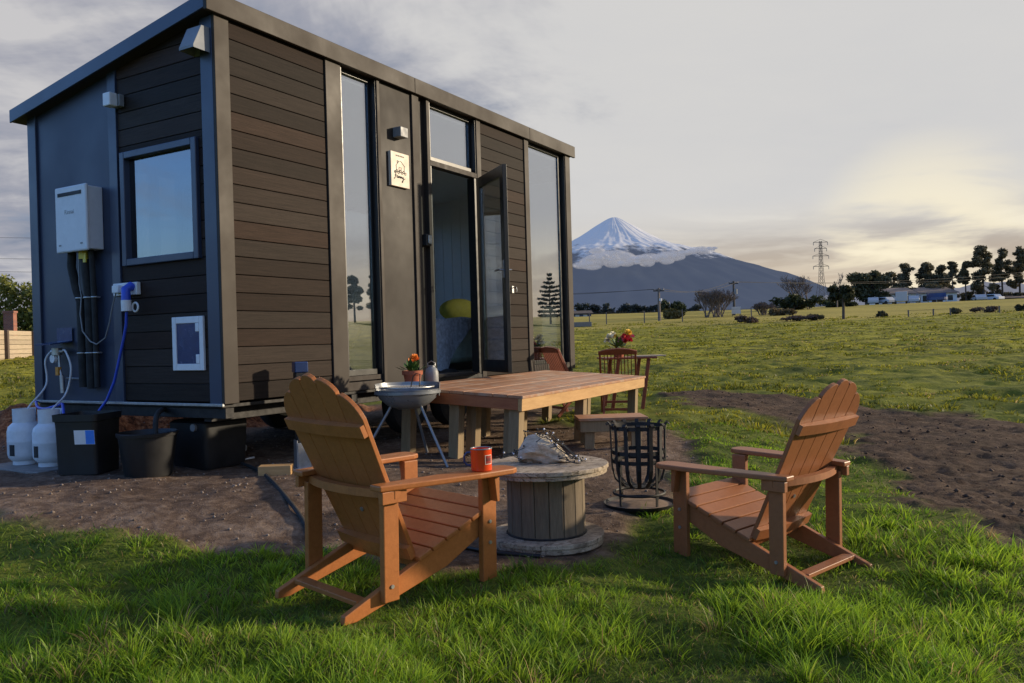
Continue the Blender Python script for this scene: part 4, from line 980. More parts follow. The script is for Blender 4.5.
# slatted folding chairs and side table past the deck
def make_fold(name, label, loc, rz):
    r = thing(name, label, 'folding chair', loc, rz, 'slatted hardwood chairs past the deck')
    W2 = .225
    for s in (-1, 1):
        MB().beam((.16, s*W2, 0), (-.24, s*W2, .84), .026, .04).build('leg', M['teak'], r, .003)
        MB().beam((-.24, s*(W2-.03), 0), (.2, s*(W2-.03), .43), .026, .04).build('leg', M['teak'], r, .003)
    b0, b1 = Vector((-.06,0,.47)), Vector((-.235,0,.83)); d = (b1-b0).normalized(); nn = Vector((-d.z,0,d.x))
    bk = MB()
    for k in range(9):
        y = -.17+.0425*k; bk.beam(b0+Vector((0,y,0)), b1+Vector((0,y,0)), .022, .012, (0,1,0))
    bk.build('backrest', M['teak'], r, .002)
    tr_ = MB(); arc = [(-.245, .0), (-.15, .028), (0, .04), (.15, .028), (.245, 0), (.245,-.045), (-.245,-.045)]
    tr_.prism(arc, lambda a, b, t: tuple(b1+Vector((0,a,0))+d*(b+.02)+nn*t), -.014, .014); tr_.build('top_rail', M['teak'], r, .003)
    MB().beam(b0-d*.02+Vector((0,-.2,0)), b0-d*.02+Vector((0,.2,0)), .03, .04).build('lower_rail', M['teak'], r, .003)
    se = MB()
    for k in range(7): se.box(-.16+.062*k, -.108+.062*k, -.19, .19, .432, .45)
    se.build('seat', M['teak'], r, .003)
    MB().beam((.075,-W2,.18),(.075,W2,.18),.025,.03).build('stretcher', M['teak'], r); MB().beam((-.14,-.19,.10),(-.14,.19,.10),.025,.03).build('stretcher', M['teak'], r)
    return r
c3 = make_fold('folding_chair', 'slatted red-brown folding chair turned towards the corner window', (.66, 10.35, gz(.66,10.35)-.01), math.radians(28)); c3.scale = (.98,)*3
c4 = copy_tree(c3); c4['label'] = 'slatted red-brown folding chair in front of the flower table'; c4.location = (1.33, 10.35, gz(1.33,10.35)); c4.rotation_euler = (0,0,math.radians(82)); c4.scale = (.97,)*3
tz = gz(1.5, 10.95)
tb = thing('garden_table', 'small red-brown slatted garden table carrying the flowers', 'table', (1.52, 10.95, tz), .1); hT = .68
ts_ = MB()
for k in range(8): ts_.box(-.34, .34, -.3+.076*k, -.232+.076*k, hT-.022, hT)
ts_.build('table_top', M['teak'], tb, .003)
for a, b in ((-.26,-.24),(.14,-.24),(-.26,.24),(.14,.24)): MB().beam((a,b,0),(a+.1,b,hT-.023),.03,.045).build('leg', M['teak'], tb, .003)
tp_ = thing('place_mat', 'pale wooden board overhanging the edge of the garden table', 'board', (1.80, 10.85, tz+hT), .1)
MB().box(-.2,.2,-.14,.14,.001,.018).build('board', M['palewood'], tp_, .004)
bq = thing('flower_bunch', 'bunch of red, yellow and cream flowers in a pot on the garden table', 'flowers', (1.42, 10.95, tz+hT), 0)
MB().lathe([(0,0),(.06,0),(.085,.12),(.08,.12),(0,.1)], 20).build('pot', M['terracotta'], bq, 0, 50)
rnd = random.Random(9)
for col, pts in (('petal_red', [(.09,-.04,.25,.075),(.14,.02,.22,.06),(.06,0,.2,.05)]), ('petal_yellow', [(.13,-.02,.31,.065),(-.04,-.03,.27,.04)]), ('petal_white', [(-.11,-.03,.27,.06),(-.15,0,.22,.05),(-.07,.03,.3,.05)]), ('petal_pink', [(.02,-.06,.22,.05),(.17,0,.27,.05)])):
    m = MB(); [blossom(m, q[:3], q[3], rnd, 26) for q in pts]; m.build('blossom', M[col], bq)
lv = MB()
for k in range(70):
    a = rnd.uniform(0, 2*PI); e = rnd.uniform(.1, 1.2); L = rnd.uniform(.1, .24); d = Vector((math.cos(a)*math.cos(e), math.sin(a)*math.cos(e), math.sin(e))); s_ = d.cross(Vector((0,0,1))).normalized()*.02
    p0 = Vector((0,0,.1)); lv.add([p0+d*L*.4, p0+d*L*.7+s_, p0+d*L, p0+d*L*.7-s_], [(0,1,2,3)])
lv.build('leaves', M['leaf'], bq)

# gas bottles on their slab, bin, tub, tank
sb = MB().box(-.42,.42,-.24,.24,-.03,.05).build('concrete_slab', M['concrete'], None, .01); sb.location = (-3.88, 6.66, -.965); sb.rotation_euler[2] = HYAW+PI/2
tag(sb, 'grey concrete slab under the two white gas bottles', 'slab')
gb = thing('gas_bottle', 'white gas bottle at the outer left end of the slab', 'gas bottle', (-4.03, 6.75, -.9145), .3, 'white gas bottles')
MB().lathe([(.09,0),(.092,.0),(.092,.03),(.10,.035),(.122,.06),(.13,.09),(.13,.185),(.1315,.19),(.13,.195),(.13,.27),(.12,.31),(.09,.34),(.05,.352),(0,.355)], 32).build('tank', M['cylinder'], gb, 0, 35)
MB().lathe([(.082,.355),(.084,.455),(.088,.455),(.086,.340)], 28, (0,0,0), .5, 6.0).build('collar', M['cylinder'], gb, 0, 40)
MB().tube([(0,0,.35),(0,0,.41)], .022, 10).tube([(0,0,.39),(.05,-.02,.39)], .014, 8).tube([(0,0,.41),(0,0,.43)], .03, 10).build('valve', M['brass'], gb, 0, 40)
lbm = MB(); arcband(lbm, .1312, -2.35, -1.95, .08, .17); lbm.build('label', M['ink'], gb)
gb2 = copy_tree(gb); gb2.location = (-3.735, 6.60, -.9145); gb2.rotation_euler[2] = .15; gb2['label'] = 'white gas bottle standing against the black bin'
def hosep(pts, r, mat, name, label, cat):
    o = MB().tube(pts, r, 7).build(name, mat, None, 0, 60); return tag(o, label, cat)
def hw3(x, y, z): c, s = math.cos(HYAW), math.sin(HYAW); return Vector((HC[0]+x*c-y*s, HC[1]+x*s+y*c, z))
def spline(P, k=6):
    P = [Vector(p) for p in P]; out = []
    for i in range(len(P)-1):
        p0, p1, p2, p3 = P[max(i-1,0)], P[i], P[i+1], P[min(i+2,len(P)-1)]
        for q in range(k):
            t = q/k; out.append(.5*((2*p1)+(-p0+p2)*t+(2*p0-5*p1+4*p2-p3)*t*t+(-p0+3*p1-3*p2+p3)*t**3))
    return out+[P[-1]]
hosep(spline([hw3(-.06,2.06,0), hw3(-.09,2.09,-.08), hw3(-.1,2.07,-.28), (-3.98,6.73,-.45), (-3.98,6.74,-.52)]), .008, M['white'], 'gas_hose', 'pale gas hose from the regulator to the outer left bottle', 'hose')
hosep(spline([hw3(-.06,1.9,0), hw3(-.1,1.78,.0), hw3(-.1,1.71,-.15), hw3(-.12,1.76,-.35), (-3.70,6.58,-.46), (-3.69,6.585,-.52)]), .008, M['white'], 'gas_hose', 'pale gas hose from the regulator to the bottle beside the bin', 'hose')
hosep(spline([hw3(-.03,2.35,-.43), hw3(-.1,2.2,-.47), hw3(-.15,2.0,-.475), hw3(-.16,1.8,-.44), hw3(-.2,1.68,-.43), hw3(-.3,1.5,-.5)]), .012, M['blue'], 'water_hose', 'blue water hose drooping above the gas bottles', 'hose')
bn_ = thing('black_bin', 'tall black plastic bin with a white and blue label', 'bin', (-3.235, 6.22, -.945), -.1)
def sqtub(mb, w0, w1, h, t=.012, r=.2):
    pass
def rect_ring(w, d, r, n=5):
    pts = []
    for cx_, cy_, a0 in ((w-r,d-r,0),(-w+r,d-r,PI/2),(-w+r,-d+r,PI),(w-r,-d+r,1.5*PI)):
        for k in range(n+1): a = a0+PI/2*k/n; pts.append((cx_+r*math.cos(a), cy_+r*math.sin(a)))
    return pts
def loft(mb, rings):
    n = len(rings[0][0]); vs = []
    for pts, z in rings: vs += [(x, y, z) for x, y in pts]
    mb.add(vs, [(i*n+j, i*n+(j+1) % n, (i+1)*n+(j+1) % n, (i+1)*n+j) for i in range(len(rings)-1) for j in range(n)]+[tuple(range(n))[::-1], tuple((len(rings)-1)*n+j for j in range(n))])
    return mb
loft(MB(), [(rect_ring(.135,.135,.04),0),(rect_ring(.14,.14,.04),.01),(rect_ring(.168,.172,.04),.42),(rect_ring(.178,.182,.04),.425),(rect_ring(.18,.184,.04),.475),(rect_ring(.172,.176,.04),.475),(rect_ring(.165,.17,.04),.40),(rect_ring(.16,.15,.03),.03)]).build('tub', M['blackplastic'], bn_, 0, 40)
def tilt_face(x0, x1, z0, z1, off): 
    yb = lambda z: -(.14+.032*z/.42)-off; return MB().add([(x0,yb(z0),z0),(x1,yb(z0),z0),(x1,yb(z1),z1),(x0,yb(z1),z1)],[(0,1,2,3)])
lb1 = tilt_face(.0,.16,.255,.36,.005).build('label', M['whiteplastic'], bn_)
tilt_face(.09,.158,.257,.358,.0065).build('label_panel', M['bluelabel'], lb1)
tb_ = thing('planter_tub', 'low round black rubber tub beside the bin', 'tub', (-2.74, 6.12, -.945), 0)
MB().lathe([(0,0),(.16,0),(.165,.01),(.205,.30),(.215,.302),(.218,.325),(.208,.33),(.198,.31),(.16,.05),(0,.05)], 36).build('tub', M['blackplastic'], tb_, 0, 40)
hosep(spline([(-2.68,6.12,-.72),(-2.70,6.2,-.5),hw3(.1,.75,-.47),hw3(.3,.75,-.46)]), .02, M['darkrubber'], 'waste_pipe', 'black corrugated waste pipe dropping into the tub', 'pipe')
wt_ = thing('grey_water_tank', 'black box tank on the ground under the near corner of the house', 'tank', hw3(.36, .62, -.95), HYAW)
loft(MB(), [(rect_ring(.19,.20,.04),0),(rect_ring(.2,.21,.04),.03),(rect_ring(.215,.225,.04),.36),(rect_ring(.19,.20,.04),.38)]).build('tank_body', M['blackplastic'], wt_, 0, 40)
MB().tube([(-.19,-.1,.33),(-.235,-.1,.33)], .03, 12).build('cap', M['grey'], wt_, 0, 50)
def onground(pts, dz=.012): return spline([(x, y, gz(x, y)+dz) for x, y in pts], 8)
hosep(onground([(-2.75,7.9),(-2.5,7.6),(-2.38,7.1),(-2.43,6.72),(-2.58,6.5)]), .011, M['white'], 'drain_hose', 'white hose curling on the dirt under the house corner', 'hose')
hosep(onground([(-2.75,6.75),(-2.5,6.55),(-2.35,6.62),(-2.2,6.9)]), .008, M['whiteplastic'], 'thin_cable', 'thin pale cable on the dirt beside the tank', 'cable')
hosep(onground([(-2.2,6.6),(-1.95,6.25),(-1.72,5.8),(-1.50,5.34),(-1.33,5.05),(-1.15,4.7),(-.9,4.45)], .014), .014, M['darkrubber'], 'garden_hose', 'dark green garden hose running across the dirt behind the chair', 'hose')
hosep(onground([(-.5,4.75),(-.3,4.62),(-.1,4.44),(.12,4.36)], .012), .012, M['blackplastic'], 'black_cable', 'black cable lying around the base of the spool', 'cable')
# power bollard with galvanised bracket, block beside it
bo_ = thing('power_bollard', 'slim black bollard with blue-grey cap and galvanised foot in front of the cladding', 'bollard', (-1.65, 6.36, gz(-1.65,6.36)), .5)
MB().box(-.045,.045,-.045,.045,.02,.74).build('post', M['blackplastic'], bo_, .006)
MB().box(-.052,.052,-.052,.052,.741,.825).build('cap', M['bluepanel'], bo_, .008)
MB().box(-.054,-.0455,-.05,.05,.0,.22).box(.0455,.054,-.05,.05,.0,.22).box(-.0455,.0455,-.054,-.0455,.0,.2).box(-.11,.11,-.09,.09,-.01,.012).build('bracket', M['steel'], bo_, .002)
bl = MB().box(-.12,.12,-.055,.055,0,.085).build('timber_block', M['deckside'], None, .005); bl.location = (-1.79, 6.12, gz(-1.79,6.12)-.012); bl.rotation_euler[2] = .1
tag(bl, 'short pale timber block on the dirt by the bollard foot', 'block')

# ================================================================== BACKGROUND
def PX(u, v, D):
    d = cf+r2*((u-512)/FPX)-u2*((v-341.5)/FPX); return d*(D/d.y)
def PG(u, D):                                     # point on the ground under image column u at depth D
    x = (u-512)/FPX*D; return Vector((x, D, float(ground_base(np.array([x]), np.array([D]))[0])))
def top_z(u, v, D): return PX(u, v, D).z
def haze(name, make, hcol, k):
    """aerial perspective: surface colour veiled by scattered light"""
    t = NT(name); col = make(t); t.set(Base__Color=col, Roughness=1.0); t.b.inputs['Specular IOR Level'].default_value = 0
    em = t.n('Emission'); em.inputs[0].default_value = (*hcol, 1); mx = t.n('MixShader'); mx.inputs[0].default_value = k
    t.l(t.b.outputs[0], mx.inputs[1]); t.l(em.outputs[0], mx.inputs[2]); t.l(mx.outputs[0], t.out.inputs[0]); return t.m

# --- the mountain
MD = 6000.; K = MD/FPX
mp0 = PX(617, 336, MD)
RP = np.array([0,3,6,10,17,23,33,45,63,95,115,142,171,200,240,320,600,800])*K
HP = np.array([118.5,118,117,115,111,107.5,101,94.5,87,79,70.5,61,50,38,24,8,0,-4])*K
nr, na = 150, 420
rr = np.concatenate([np.linspace(0, 120, 80)[:-1], np.linspace(120, 800, 71)])*K; aa = np.linspace(0, 2*PI, na, endpoint=False)
R, A = np.meshgrid(rr, aa, indexing='ij')
ridge = np.zeros_like(R)
for k, (fr, am) in enumerate(((7, .3), (13, .25), (23, .22), (41, .16), (67, .1))):
    ridge += am*np.abs(np.sin(fr*A/2+k*1.7+.6*np.sin(R/K*.03*(k+1))+.5*np.sin(3*A+k)))
ridge += .35*(vnoise(R*np.cos(A), R*np.sin(A), 60)-.5)+.2*(vnoise(R*np.cos(A), R*np.sin(A), 22)-.5)
amp = np.interp(R/K, [0, 6, 30, 70, 110, 200, 800], [0, 1.0, 2.5, 4.5, 8, 9, 2])*K
H = np.interp(R, RP, HP)-amp*(ridge-.35)*.55
V = np.stack([mp0.x+R*np.cos(A), mp0.y+R*np.sin(A), H], -1).reshape(-1, 3)
i = np.arange(nr-1)[:, None]*na; j = np.arange(na)[None]; j2 = (j+1) % na
F = np.stack([i+j, i+na+j, i+na+j2, i+j2], -1).reshape(-1, 4)
cols = np.stack([ridge/1.2, H/(118*K), R*0, R*0+1], -1).reshape(-1, 4)
def mcol(t):
    a = t.n('VertexColor', _layer_name='tint'); s = t.n('SeparateColor'); t.l(a.outputs[0], s.inputs[0])
    pos = t.n('NewGeometry').outputs['Position']; n = t.noise(pos, .012, 6, .75)
    v = t.math('ADD', s.outputs[1], t.math('ADD', t.math('MULTIPLY', t.math('SUBTRACT', n, .5), .42), t.math('MULTIPLY', t.math('SUBTRACT', s.outputs[0], .4), -.16)))
    snow = t.ramp(v, [(.56, (0, 0, 0)), (.66, (1, 1, 1))])
    bush = t.ramp(t.noise(pos, .004, 5, .6), [(.3, (.02, .028, .045)), (.7, (.045, .055, .075))])
    return t.mix(snow, bush, (1.0, .99, .96))
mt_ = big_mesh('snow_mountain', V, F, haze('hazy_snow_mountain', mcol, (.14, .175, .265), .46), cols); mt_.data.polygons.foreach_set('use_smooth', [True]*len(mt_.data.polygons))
tag(mt_, kind='structure')
# far hills to the right behind the pines
us = np.linspace(640, 1500, 240); hv = np.interp(us, [640, 800, 860, 920, 960, 985, 1010, 1060, 1150, 1300, 1500], [0, 40, 36, 42, 44, 50, 46, 40, 46, 34, 20])+3*(vnoise(us, us*0, 14)-.5)+1.5*(vnoise(us, us*0+3, 5)-.5)
hd = 4200.; Vh = []
for u, h in zip(us, hv):
    b = PX(u, 330, hd); k = hd/FPX
    for f, z in ((1, -40), (1, .35*h*k), (1.06, .8*h*k), (1.12, h*k), (1.3, h*k*.5)): Vh.append((b.x*f, b.y*f, z if z < 0 else z))
n5 = 5; Fh = [(i*n5+j, (i+1)*n5+j, (i+1)*n5+j+1, i*n5+j+1) for i in range(len(us)-1) for j in range(n5-1)]
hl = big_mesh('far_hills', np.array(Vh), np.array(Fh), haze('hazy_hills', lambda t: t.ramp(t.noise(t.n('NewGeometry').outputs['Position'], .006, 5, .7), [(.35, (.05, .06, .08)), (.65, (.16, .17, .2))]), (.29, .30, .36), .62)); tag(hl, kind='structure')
# cloud bank round the mountain
def cloudmat():
    t = NT('mountain_cloud'); t.t.nodes.remove(t.b); lw = t.n('LayerWeight', Blend=.5); pos = t.n('NewGeometry').outputs['Position']
    n = t.ramp(t.noise(pos, .016, 6, .75), [(.3, (0, 0, 0)), (.7, (1, 1, 1))])
    f = t.math('MULTIPLY', t.math('SUBTRACT', 1, lw.outputs['Facing']), t.math('ADD', n, .25)); al = t.ramp(f, [(.20, (0, 0, 0)), (.80, (1, 1, 1))])
    d = t.n('BsdfDiffuse'); d.inputs[0].default_value = (.75, .74, .76, 1); e = t.n('Emission', Strength=1.); e.inputs[0].default_value = (.37, .37, .41, 1)
    m1 = t.n('MixShader'); m1.inputs[0].default_value = .6; t.l(d.outputs[0], m1.inputs[1]); t.l(e.outputs[0], m1.inputs[2])
    tr = t.n('BsdfTransparent'); m2 = t.n('MixShader'); t.l(al, m2.inputs[0]); t.l(tr.outputs[0], m2.inputs[1]); t.l(m1.outputs[0], m2.inputs[2]); t.l(m2.outputs[0], t.out.inputs[0]); return t.m
rnd = random.Random(4); cm = MB()
for k in range(46):
    t = rnd.random(); u_ = 584+130*t; v_ = np.interp(u_, [576,600,625,650,680,706],[264,258,261,259,254,250])+rnd.uniform(-3,3)*(1.2-t); r_ = rnd.uniform(1.8,4.5)*(1.15-.6*t); p = PX(u_, v_, 4650); cm.ball(p, r_*4650/FPX, 14, 9, (1.25,.9,.8))
for u, v, r in [(586,263,10),(594,259,10),(601,257,9),(608,255,9),(606,263,9),(617,258,8),(625,261,8),(634,260,7),(642,258,7),(650,259,7),(657,257,7),(664,255,7),(670,258,6),(678,254,6),(686,252,6),(694,250,5),(702,249.5,4),(660,262,6),(640,264,6),(620,265,6),(585,268,7),(707,249,3),(698,253,4),(590,252,6),(576,266,8)]:
    p = PX(u+7, v-1, 4700); s = r*4700/FPX
    cm.ball(p, s, 20, 12, (rnd.uniform(1.1,1.5), .9, rnd.uniform(.55,.75)))
cl_ = cm.build('cloud', cloudmat(), None, 0, 180); tag(cl_, 'band of pale cloud hanging across the snow line of the mountain', 'cloud')

# --- foliage helpers
def leaves(clumps, n, s, c1, c2, dark=.55, flat=1.0):
    cl = np.array(clumps, float); vol = (cl[:, 3]*cl[:, 4]*cl[:, 5])**.67; idx = RNG.choice(len(cl), n, p=vol/vol.sum()); C = cl[idx]
    d = RNG.normal(0, 1, (n, 3)); d /= np.linalg.norm(d, axis=1)[:, None]; rad = RNG.random(n)**.45
    P = C[:, :3]+d*rad[:, None]*C[:, 3:6]
    a = RNG.normal(0, 1, (n, 3)); a[:, 2] *= flat; a /= np.linalg.norm(a, axis=1)[:, None]; b = np.cross(a, RNG.normal(0, 1, (n, 3))); b /= np.linalg.norm(b, axis=1)[:, None]
    sz = (s*RNG.uniform(.5, 1.3, n))[:, None]; V = np.stack([P-a*sz, P+b*sz*.45, P+a*sz, P-b*sz*.45], 1).reshape(-1, 3)
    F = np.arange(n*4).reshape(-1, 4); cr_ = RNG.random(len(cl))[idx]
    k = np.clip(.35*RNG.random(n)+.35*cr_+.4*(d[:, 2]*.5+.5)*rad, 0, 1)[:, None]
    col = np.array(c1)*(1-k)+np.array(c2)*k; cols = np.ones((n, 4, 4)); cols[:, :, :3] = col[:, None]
    return V, F, cols.reshape(-1, 4)
def tree(name, label, cat, base, clumps, n, s, c1, c2, trunk, group=None, bark='bark', limbs=True):
    """clumps relative to the base; trunk = list of ((x,y,z), r)"""
    r = thing(name, label, cat, base, 0, group)
    if trunk:
        m = MB(); m.tube([p for p, _ in trunk], [q for _, q in trunk], 7)
        if limbs:
            for c in clumps[:14]:
                t = max(0.25, min(.95, (c[2]-c[5]*1.0)/trunk[-1][0][2])); k = t*(len(trunk)-1); i0 = min(int(k), len(trunk)-2); f = k-i0
                p = Vector(trunk[i0][0]).lerp(Vector(trunk[i0+1][0]), f); rr_ = trunk[i0][1]*(1-f)+trunk[i0+1][1]*f
                q = Vector(c[:3]); m.tube([p, p.lerp(q, .5)+Vector((0, 0, -.06*(q-p).length)), q], [rr_*.5, rr_*.33, rr_*.12], 5)
        m.build('trunk', M[bark], r)
    if n:
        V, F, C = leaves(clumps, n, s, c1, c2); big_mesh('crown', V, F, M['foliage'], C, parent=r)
    return r
def bare_tree(name, label, cat, base, h, spread, rnd, group=None, trunks=1, depth=5, r0=None, mat='barkgrey', up=.5):
    r = thing(name, label, cat, base, 0, group); m = MB(); tw = MB()
    def grow(p, d, L, rad, k):
        q = p+d*L; (m if k > 2 else tw).tube([p, (p+q)/2+Vector((rnd.uniform(-1,1), rnd.uniform(-1,1), 0))*L*.06, q], [max(rad, .017), max(.016, rad*.85), max(.013, rad*.65)], 5 if k > 2 else 3, False)
        if k == 0: return
        for _ in range(rnd.choice((2, 3, 3))):
            nd = (d+Vector((rnd.uniform(-1,1), rnd.uniform(-1,1), rnd.uniform(-.3,1)*up*1.4))*spread).normalized(); grow(p+d*L*rnd.uniform(.55, 1), nd, L*rnd.uniform(.6, .82), rad*.6, k-1)
    for _ in range(trunks):
        d = Vector((rnd.uniform(-1,1)*(.1 if trunks == 1 else .6), rnd.uniform(-1,1)*(.1 if trunks == 1 else .6), 1)).normalized()
        grow(Vector((rnd.uniform(-1,1)*(0 if trunks == 1 else h*.25), rnd.uniform(-1,1)*(0 if trunks == 1 else h*.2), -.1)), d, h*.30, r0 or h*.025, depth)
    m.build('trunk', M[mat], r); tw.build('twigs', M[mat], r); return r

PINE = ((.05, .045, .03), (.19, .165, .09))
def pine(u, v, D, w, label, rnd, low=.45, n=2200):
    low -= .10; n = int(n*1.9)
    b = PG(u, D); h = top_z(u, v, D)-b.z; W_ = w*D/FPX; cl = []; lean = rnd.uniform(-.03, .03)*h
    for k in range(20):
        t = low+(1-low)*min(.97, max(0, (k+rnd.uniform(-2,3))/20)); rad = W_*.5*(1.05-.75*((t-low)/(1-low))**1.5)*rnd.uniform(.5, 1.1); a = rnd.uniform(0, 2*PI); o = rad*rnd.uniform(.2, .95)
        cl.append((o*math.cos(a)+lean*t, o*math.sin(a), h*t*rnd.uniform(.97, 1.0), W_*rnd.uniform(.10, .22), W_*rnd.uniform(.10, .22), W_*rnd.uniform(.07, .16)))
    return tree('pine_tree', label, 'pine tree', b, cl, n, .25, *PINE, [((0,0,0), .02*h), ((lean*.4,0,h*.4), .015*h), ((lean*.8,0,h*.75), .01*h), ((lean,0,h*.97), .004*h)], 'pines along the far side of the field')
rnd = random.Random(21)
pine(985, 246, 148, 34, 'tallest dark pine standing right of the pale sheds', rnd, .35, 3000)
pine(1004, 249, 150, 26, 'tall dark pine immediately right of the tallest pine', rnd, .4, 2400)
pine(1021, 247, 152, 26, 'tall dark pine cut by the right edge of the photo', rnd, .4, 2400)
pine(967, 262, 150, 18, 'slender pine with small crown left of the tallest pine', rnd, .6, 1400)
pine(954, 262, 152, 18, 'slender pine with small crown behind the shed end', rnd, .6, 1400)
pine(942, 266, 156, 22, 'middle pine behind the blue tarpaulin', rnd, .45, 2000)
pine(927, 264, 158, 30, 'broad-crowned pine behind the second pale shed', rnd, .5, 2600)
pine(905, 265, 158, 26, 'loose-crowned pine behind the first pale shed', rnd, .45, 2000)
pine(893, 271, 160, 18, 'small pine between the round dark tree and the sheds', rnd, .4, 1400)
for k, (u, v) in enumerate(((1062, 250), (1120, 244), (1210, 252), (1330, 246))): pine(u, v, 150, 30, 'dark pine of the field edge beyond the photo frame', rnd, .4, 1500)
pc = [o for o in bpy.data.objects if o.name.startswith('pine_tree') and o.parent is None]
for k, (x_, y_) in enumerate(((118, 62), (128, 52), (139, 60), (133, 43), (122, 36))):
    c_ = copy_tree(pc[k % 3]); c_.location = (x_, y_, gz(x_, y_)); c_.rotation_euler = (0, 0, k*1.3); s_ = .75+.1*(k % 3); c_.scale = (s_*1.2, s_*1.2, s_)
    c_['label'] = 'dark pine of the field edge beyond the photo frame'
# round dark tree
b = PG(868, 146); s = 146/FPX; h = top_z(868, 272, 146)-b.z
cl = [(rnd.uniform(-16, 16)*s, rnd.uniform(-10, 10)*s, h*rnd.uniform(.25, .85), 7*s, 7*s, 5*s) for _ in range(22)]+[(8*s, 0, h*.92, 6*s, 6*s, 4*s), (-9*s, 0, h*.88, 6*s, 5*s, 4*s), (0, 0, h*.8, 8*s, 8*s, 5*s)]
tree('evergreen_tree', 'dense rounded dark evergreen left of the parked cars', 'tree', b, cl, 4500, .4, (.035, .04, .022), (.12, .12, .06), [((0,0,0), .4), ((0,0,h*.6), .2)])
US = 'dark undergrowth between the pine trunks'
for k, (u, v, w) in enumerate(((950,290,20),(968,291,16),(992,288,22),(1008,292,20),(1020,290,18),(915,285,18),(898,286,16),(935,283,18))): 
    b_ = PG(u, 153)
    bush_h = top_z(u, v, 153)-b_.z; s_ = 153/FPX
    cl = [(rnd.uniform(-.45,.45)*w*s_, rnd.uniform(-.3,.3)*w*s_, bush_h*rnd.uniform(.15,.85), w*s_*.2, w*s_*.2, bush_h*.16) for _ in range(14)]
    tree('undergrowth_tree', 'small dark tree filling the gap between the pine trunks', 'tree', b_, cl, 1500, .24, *PINE, [((0,0,0), .12), ((0,0,bush_h*.6), .06)], US)
# bare trees
bare_tree('bare_tree', 'wide leafless grey-brown willow left of the pylon', 'tree', PG(800, 120), 1.45*(top_z(800, 277, 120)-PG(800,120).z), .62, random.Random(2), None, 7, 5, .11)
bare_tree('bare_tree', 'thin upright leafless tree right of the pylon', 'tree', PG(838, 125), (top_z(838, 272, 125)-PG(838,125).z)*1.25, .32, random.Random(3), None, 1, 5, .12)
bare_tree('bare_shrub', 'wide leafless shrub thicket left of the white board', 'shrub', PG(715, 92), (top_z(715, 296, 92)-PG(715,92).z)*1.7, .5, random.Random(6), None, 24, 5, .06)
bare_tree('bare_shrub', 'brownish leafless shrub right of the white board', 'shrub', PG(765, 92), 1.7*(top_z(765, 305, 92)-PG(765,92).z), .6, random.Random(8), None, 20, 5, .05)
def bush(name, label, u, vtop, D, w, n, s, c1, c2, group=None):
    b = PG(u, D); h = max(.55, top_z(u, vtop, D)-b.z); W_ = w*D/FPX
    cl = [(rnd.uniform(-.42, .42)*W_, rnd.uniform(-.3, .3)*W_, h*rnd.uniform(.2, .72), W_*.18, W_*.18, h*.26) for _ in range(12)]
    return tree(name, label, 'bush' if 'bush' in name else 'tree', b, cl, n, s, c1, c2, [((0,0,0), .06*h), ((0,0,h*.6), .02*h)], group)
bush('evergreen_bush', 'dark bushy growth under the leafless willow', 795, 293, 118, 44, 1800, .3, (.02, .028, .013), (.06, .07, .03))
bush('flax_bush', 'yellow-brown bush beside the pale power pole', 669, 308, 92, 30, 1300, .22, (.07, .06, .02), (.2, .16, .05))
bush('flax_bush', 'tawny bush far right of the white board', 780, 308, 88, 26, 1200, .22, (.09, .065, .04), (.22, .17, .09))
bush('small_tree', 'small dark flat-topped tree behind the pale power pole', 675, 299, 120, 24, 900, .28, (.02, .03, .015), (.06, .075, .035))
bush('evergreen_bush', 'dark green bush at the foot of the round tree', 842, 297, 128, 40, 1600, .3, (.018, .026, .012), (.055, .065, .03))
SCR = 'scrubby bushes along the field boundary'
for u, v, w, lab, c in ((985,313,24,'large grey-brown scrub bush below the tallest pine',0),(957,318,13,'small dark scrub bush below the blue tarpaulin',1),(883,318,10,'small round dark bush below the parked cars',1),(1022,318,12,'dark scrub bush cut by the right edge of the photo',1),(817,318,18,'low dark bush left of the cabbage tree',1),(800,316,30,'straggling pink-brown scrub below the leafless willow',0),(748,315,22,'pink-brown scrub at the foot of the dark pole',0)):
    bush('scrub_bush', lab, u, v, 66, w, 900, .12, *(((.06,.04,.032),(.17,.12,.09)) if c == 0 else ((.04,.042,.026),(.12,.11,.06))), SCR)
# cabbage tree
b = PG(844, 66); h = top_z(844, 284, 66)-b.z
r = thing('cabbage_tree', 'lone dark tree with straight bare trunk at the field boundary', 'tree', b, 0)
MB().tube([(0,0,-.1),(.02,0,h*.35),(0,0,h*.62)], [.13,.11,.1], 8).build('trunk', M['bark'], r)
V, F, C = leaves([(rnd.uniform(-.75,.75), rnd.uniform(-.6,.6), h*rnd.uniform(.6,.9), .42, .42, .3) for _ in range(12)], 1300, .2, (.02,.024,.012), (.075,.075,.035)); big_mesh('crown', V, F, M['foliage'], C, parent=r)
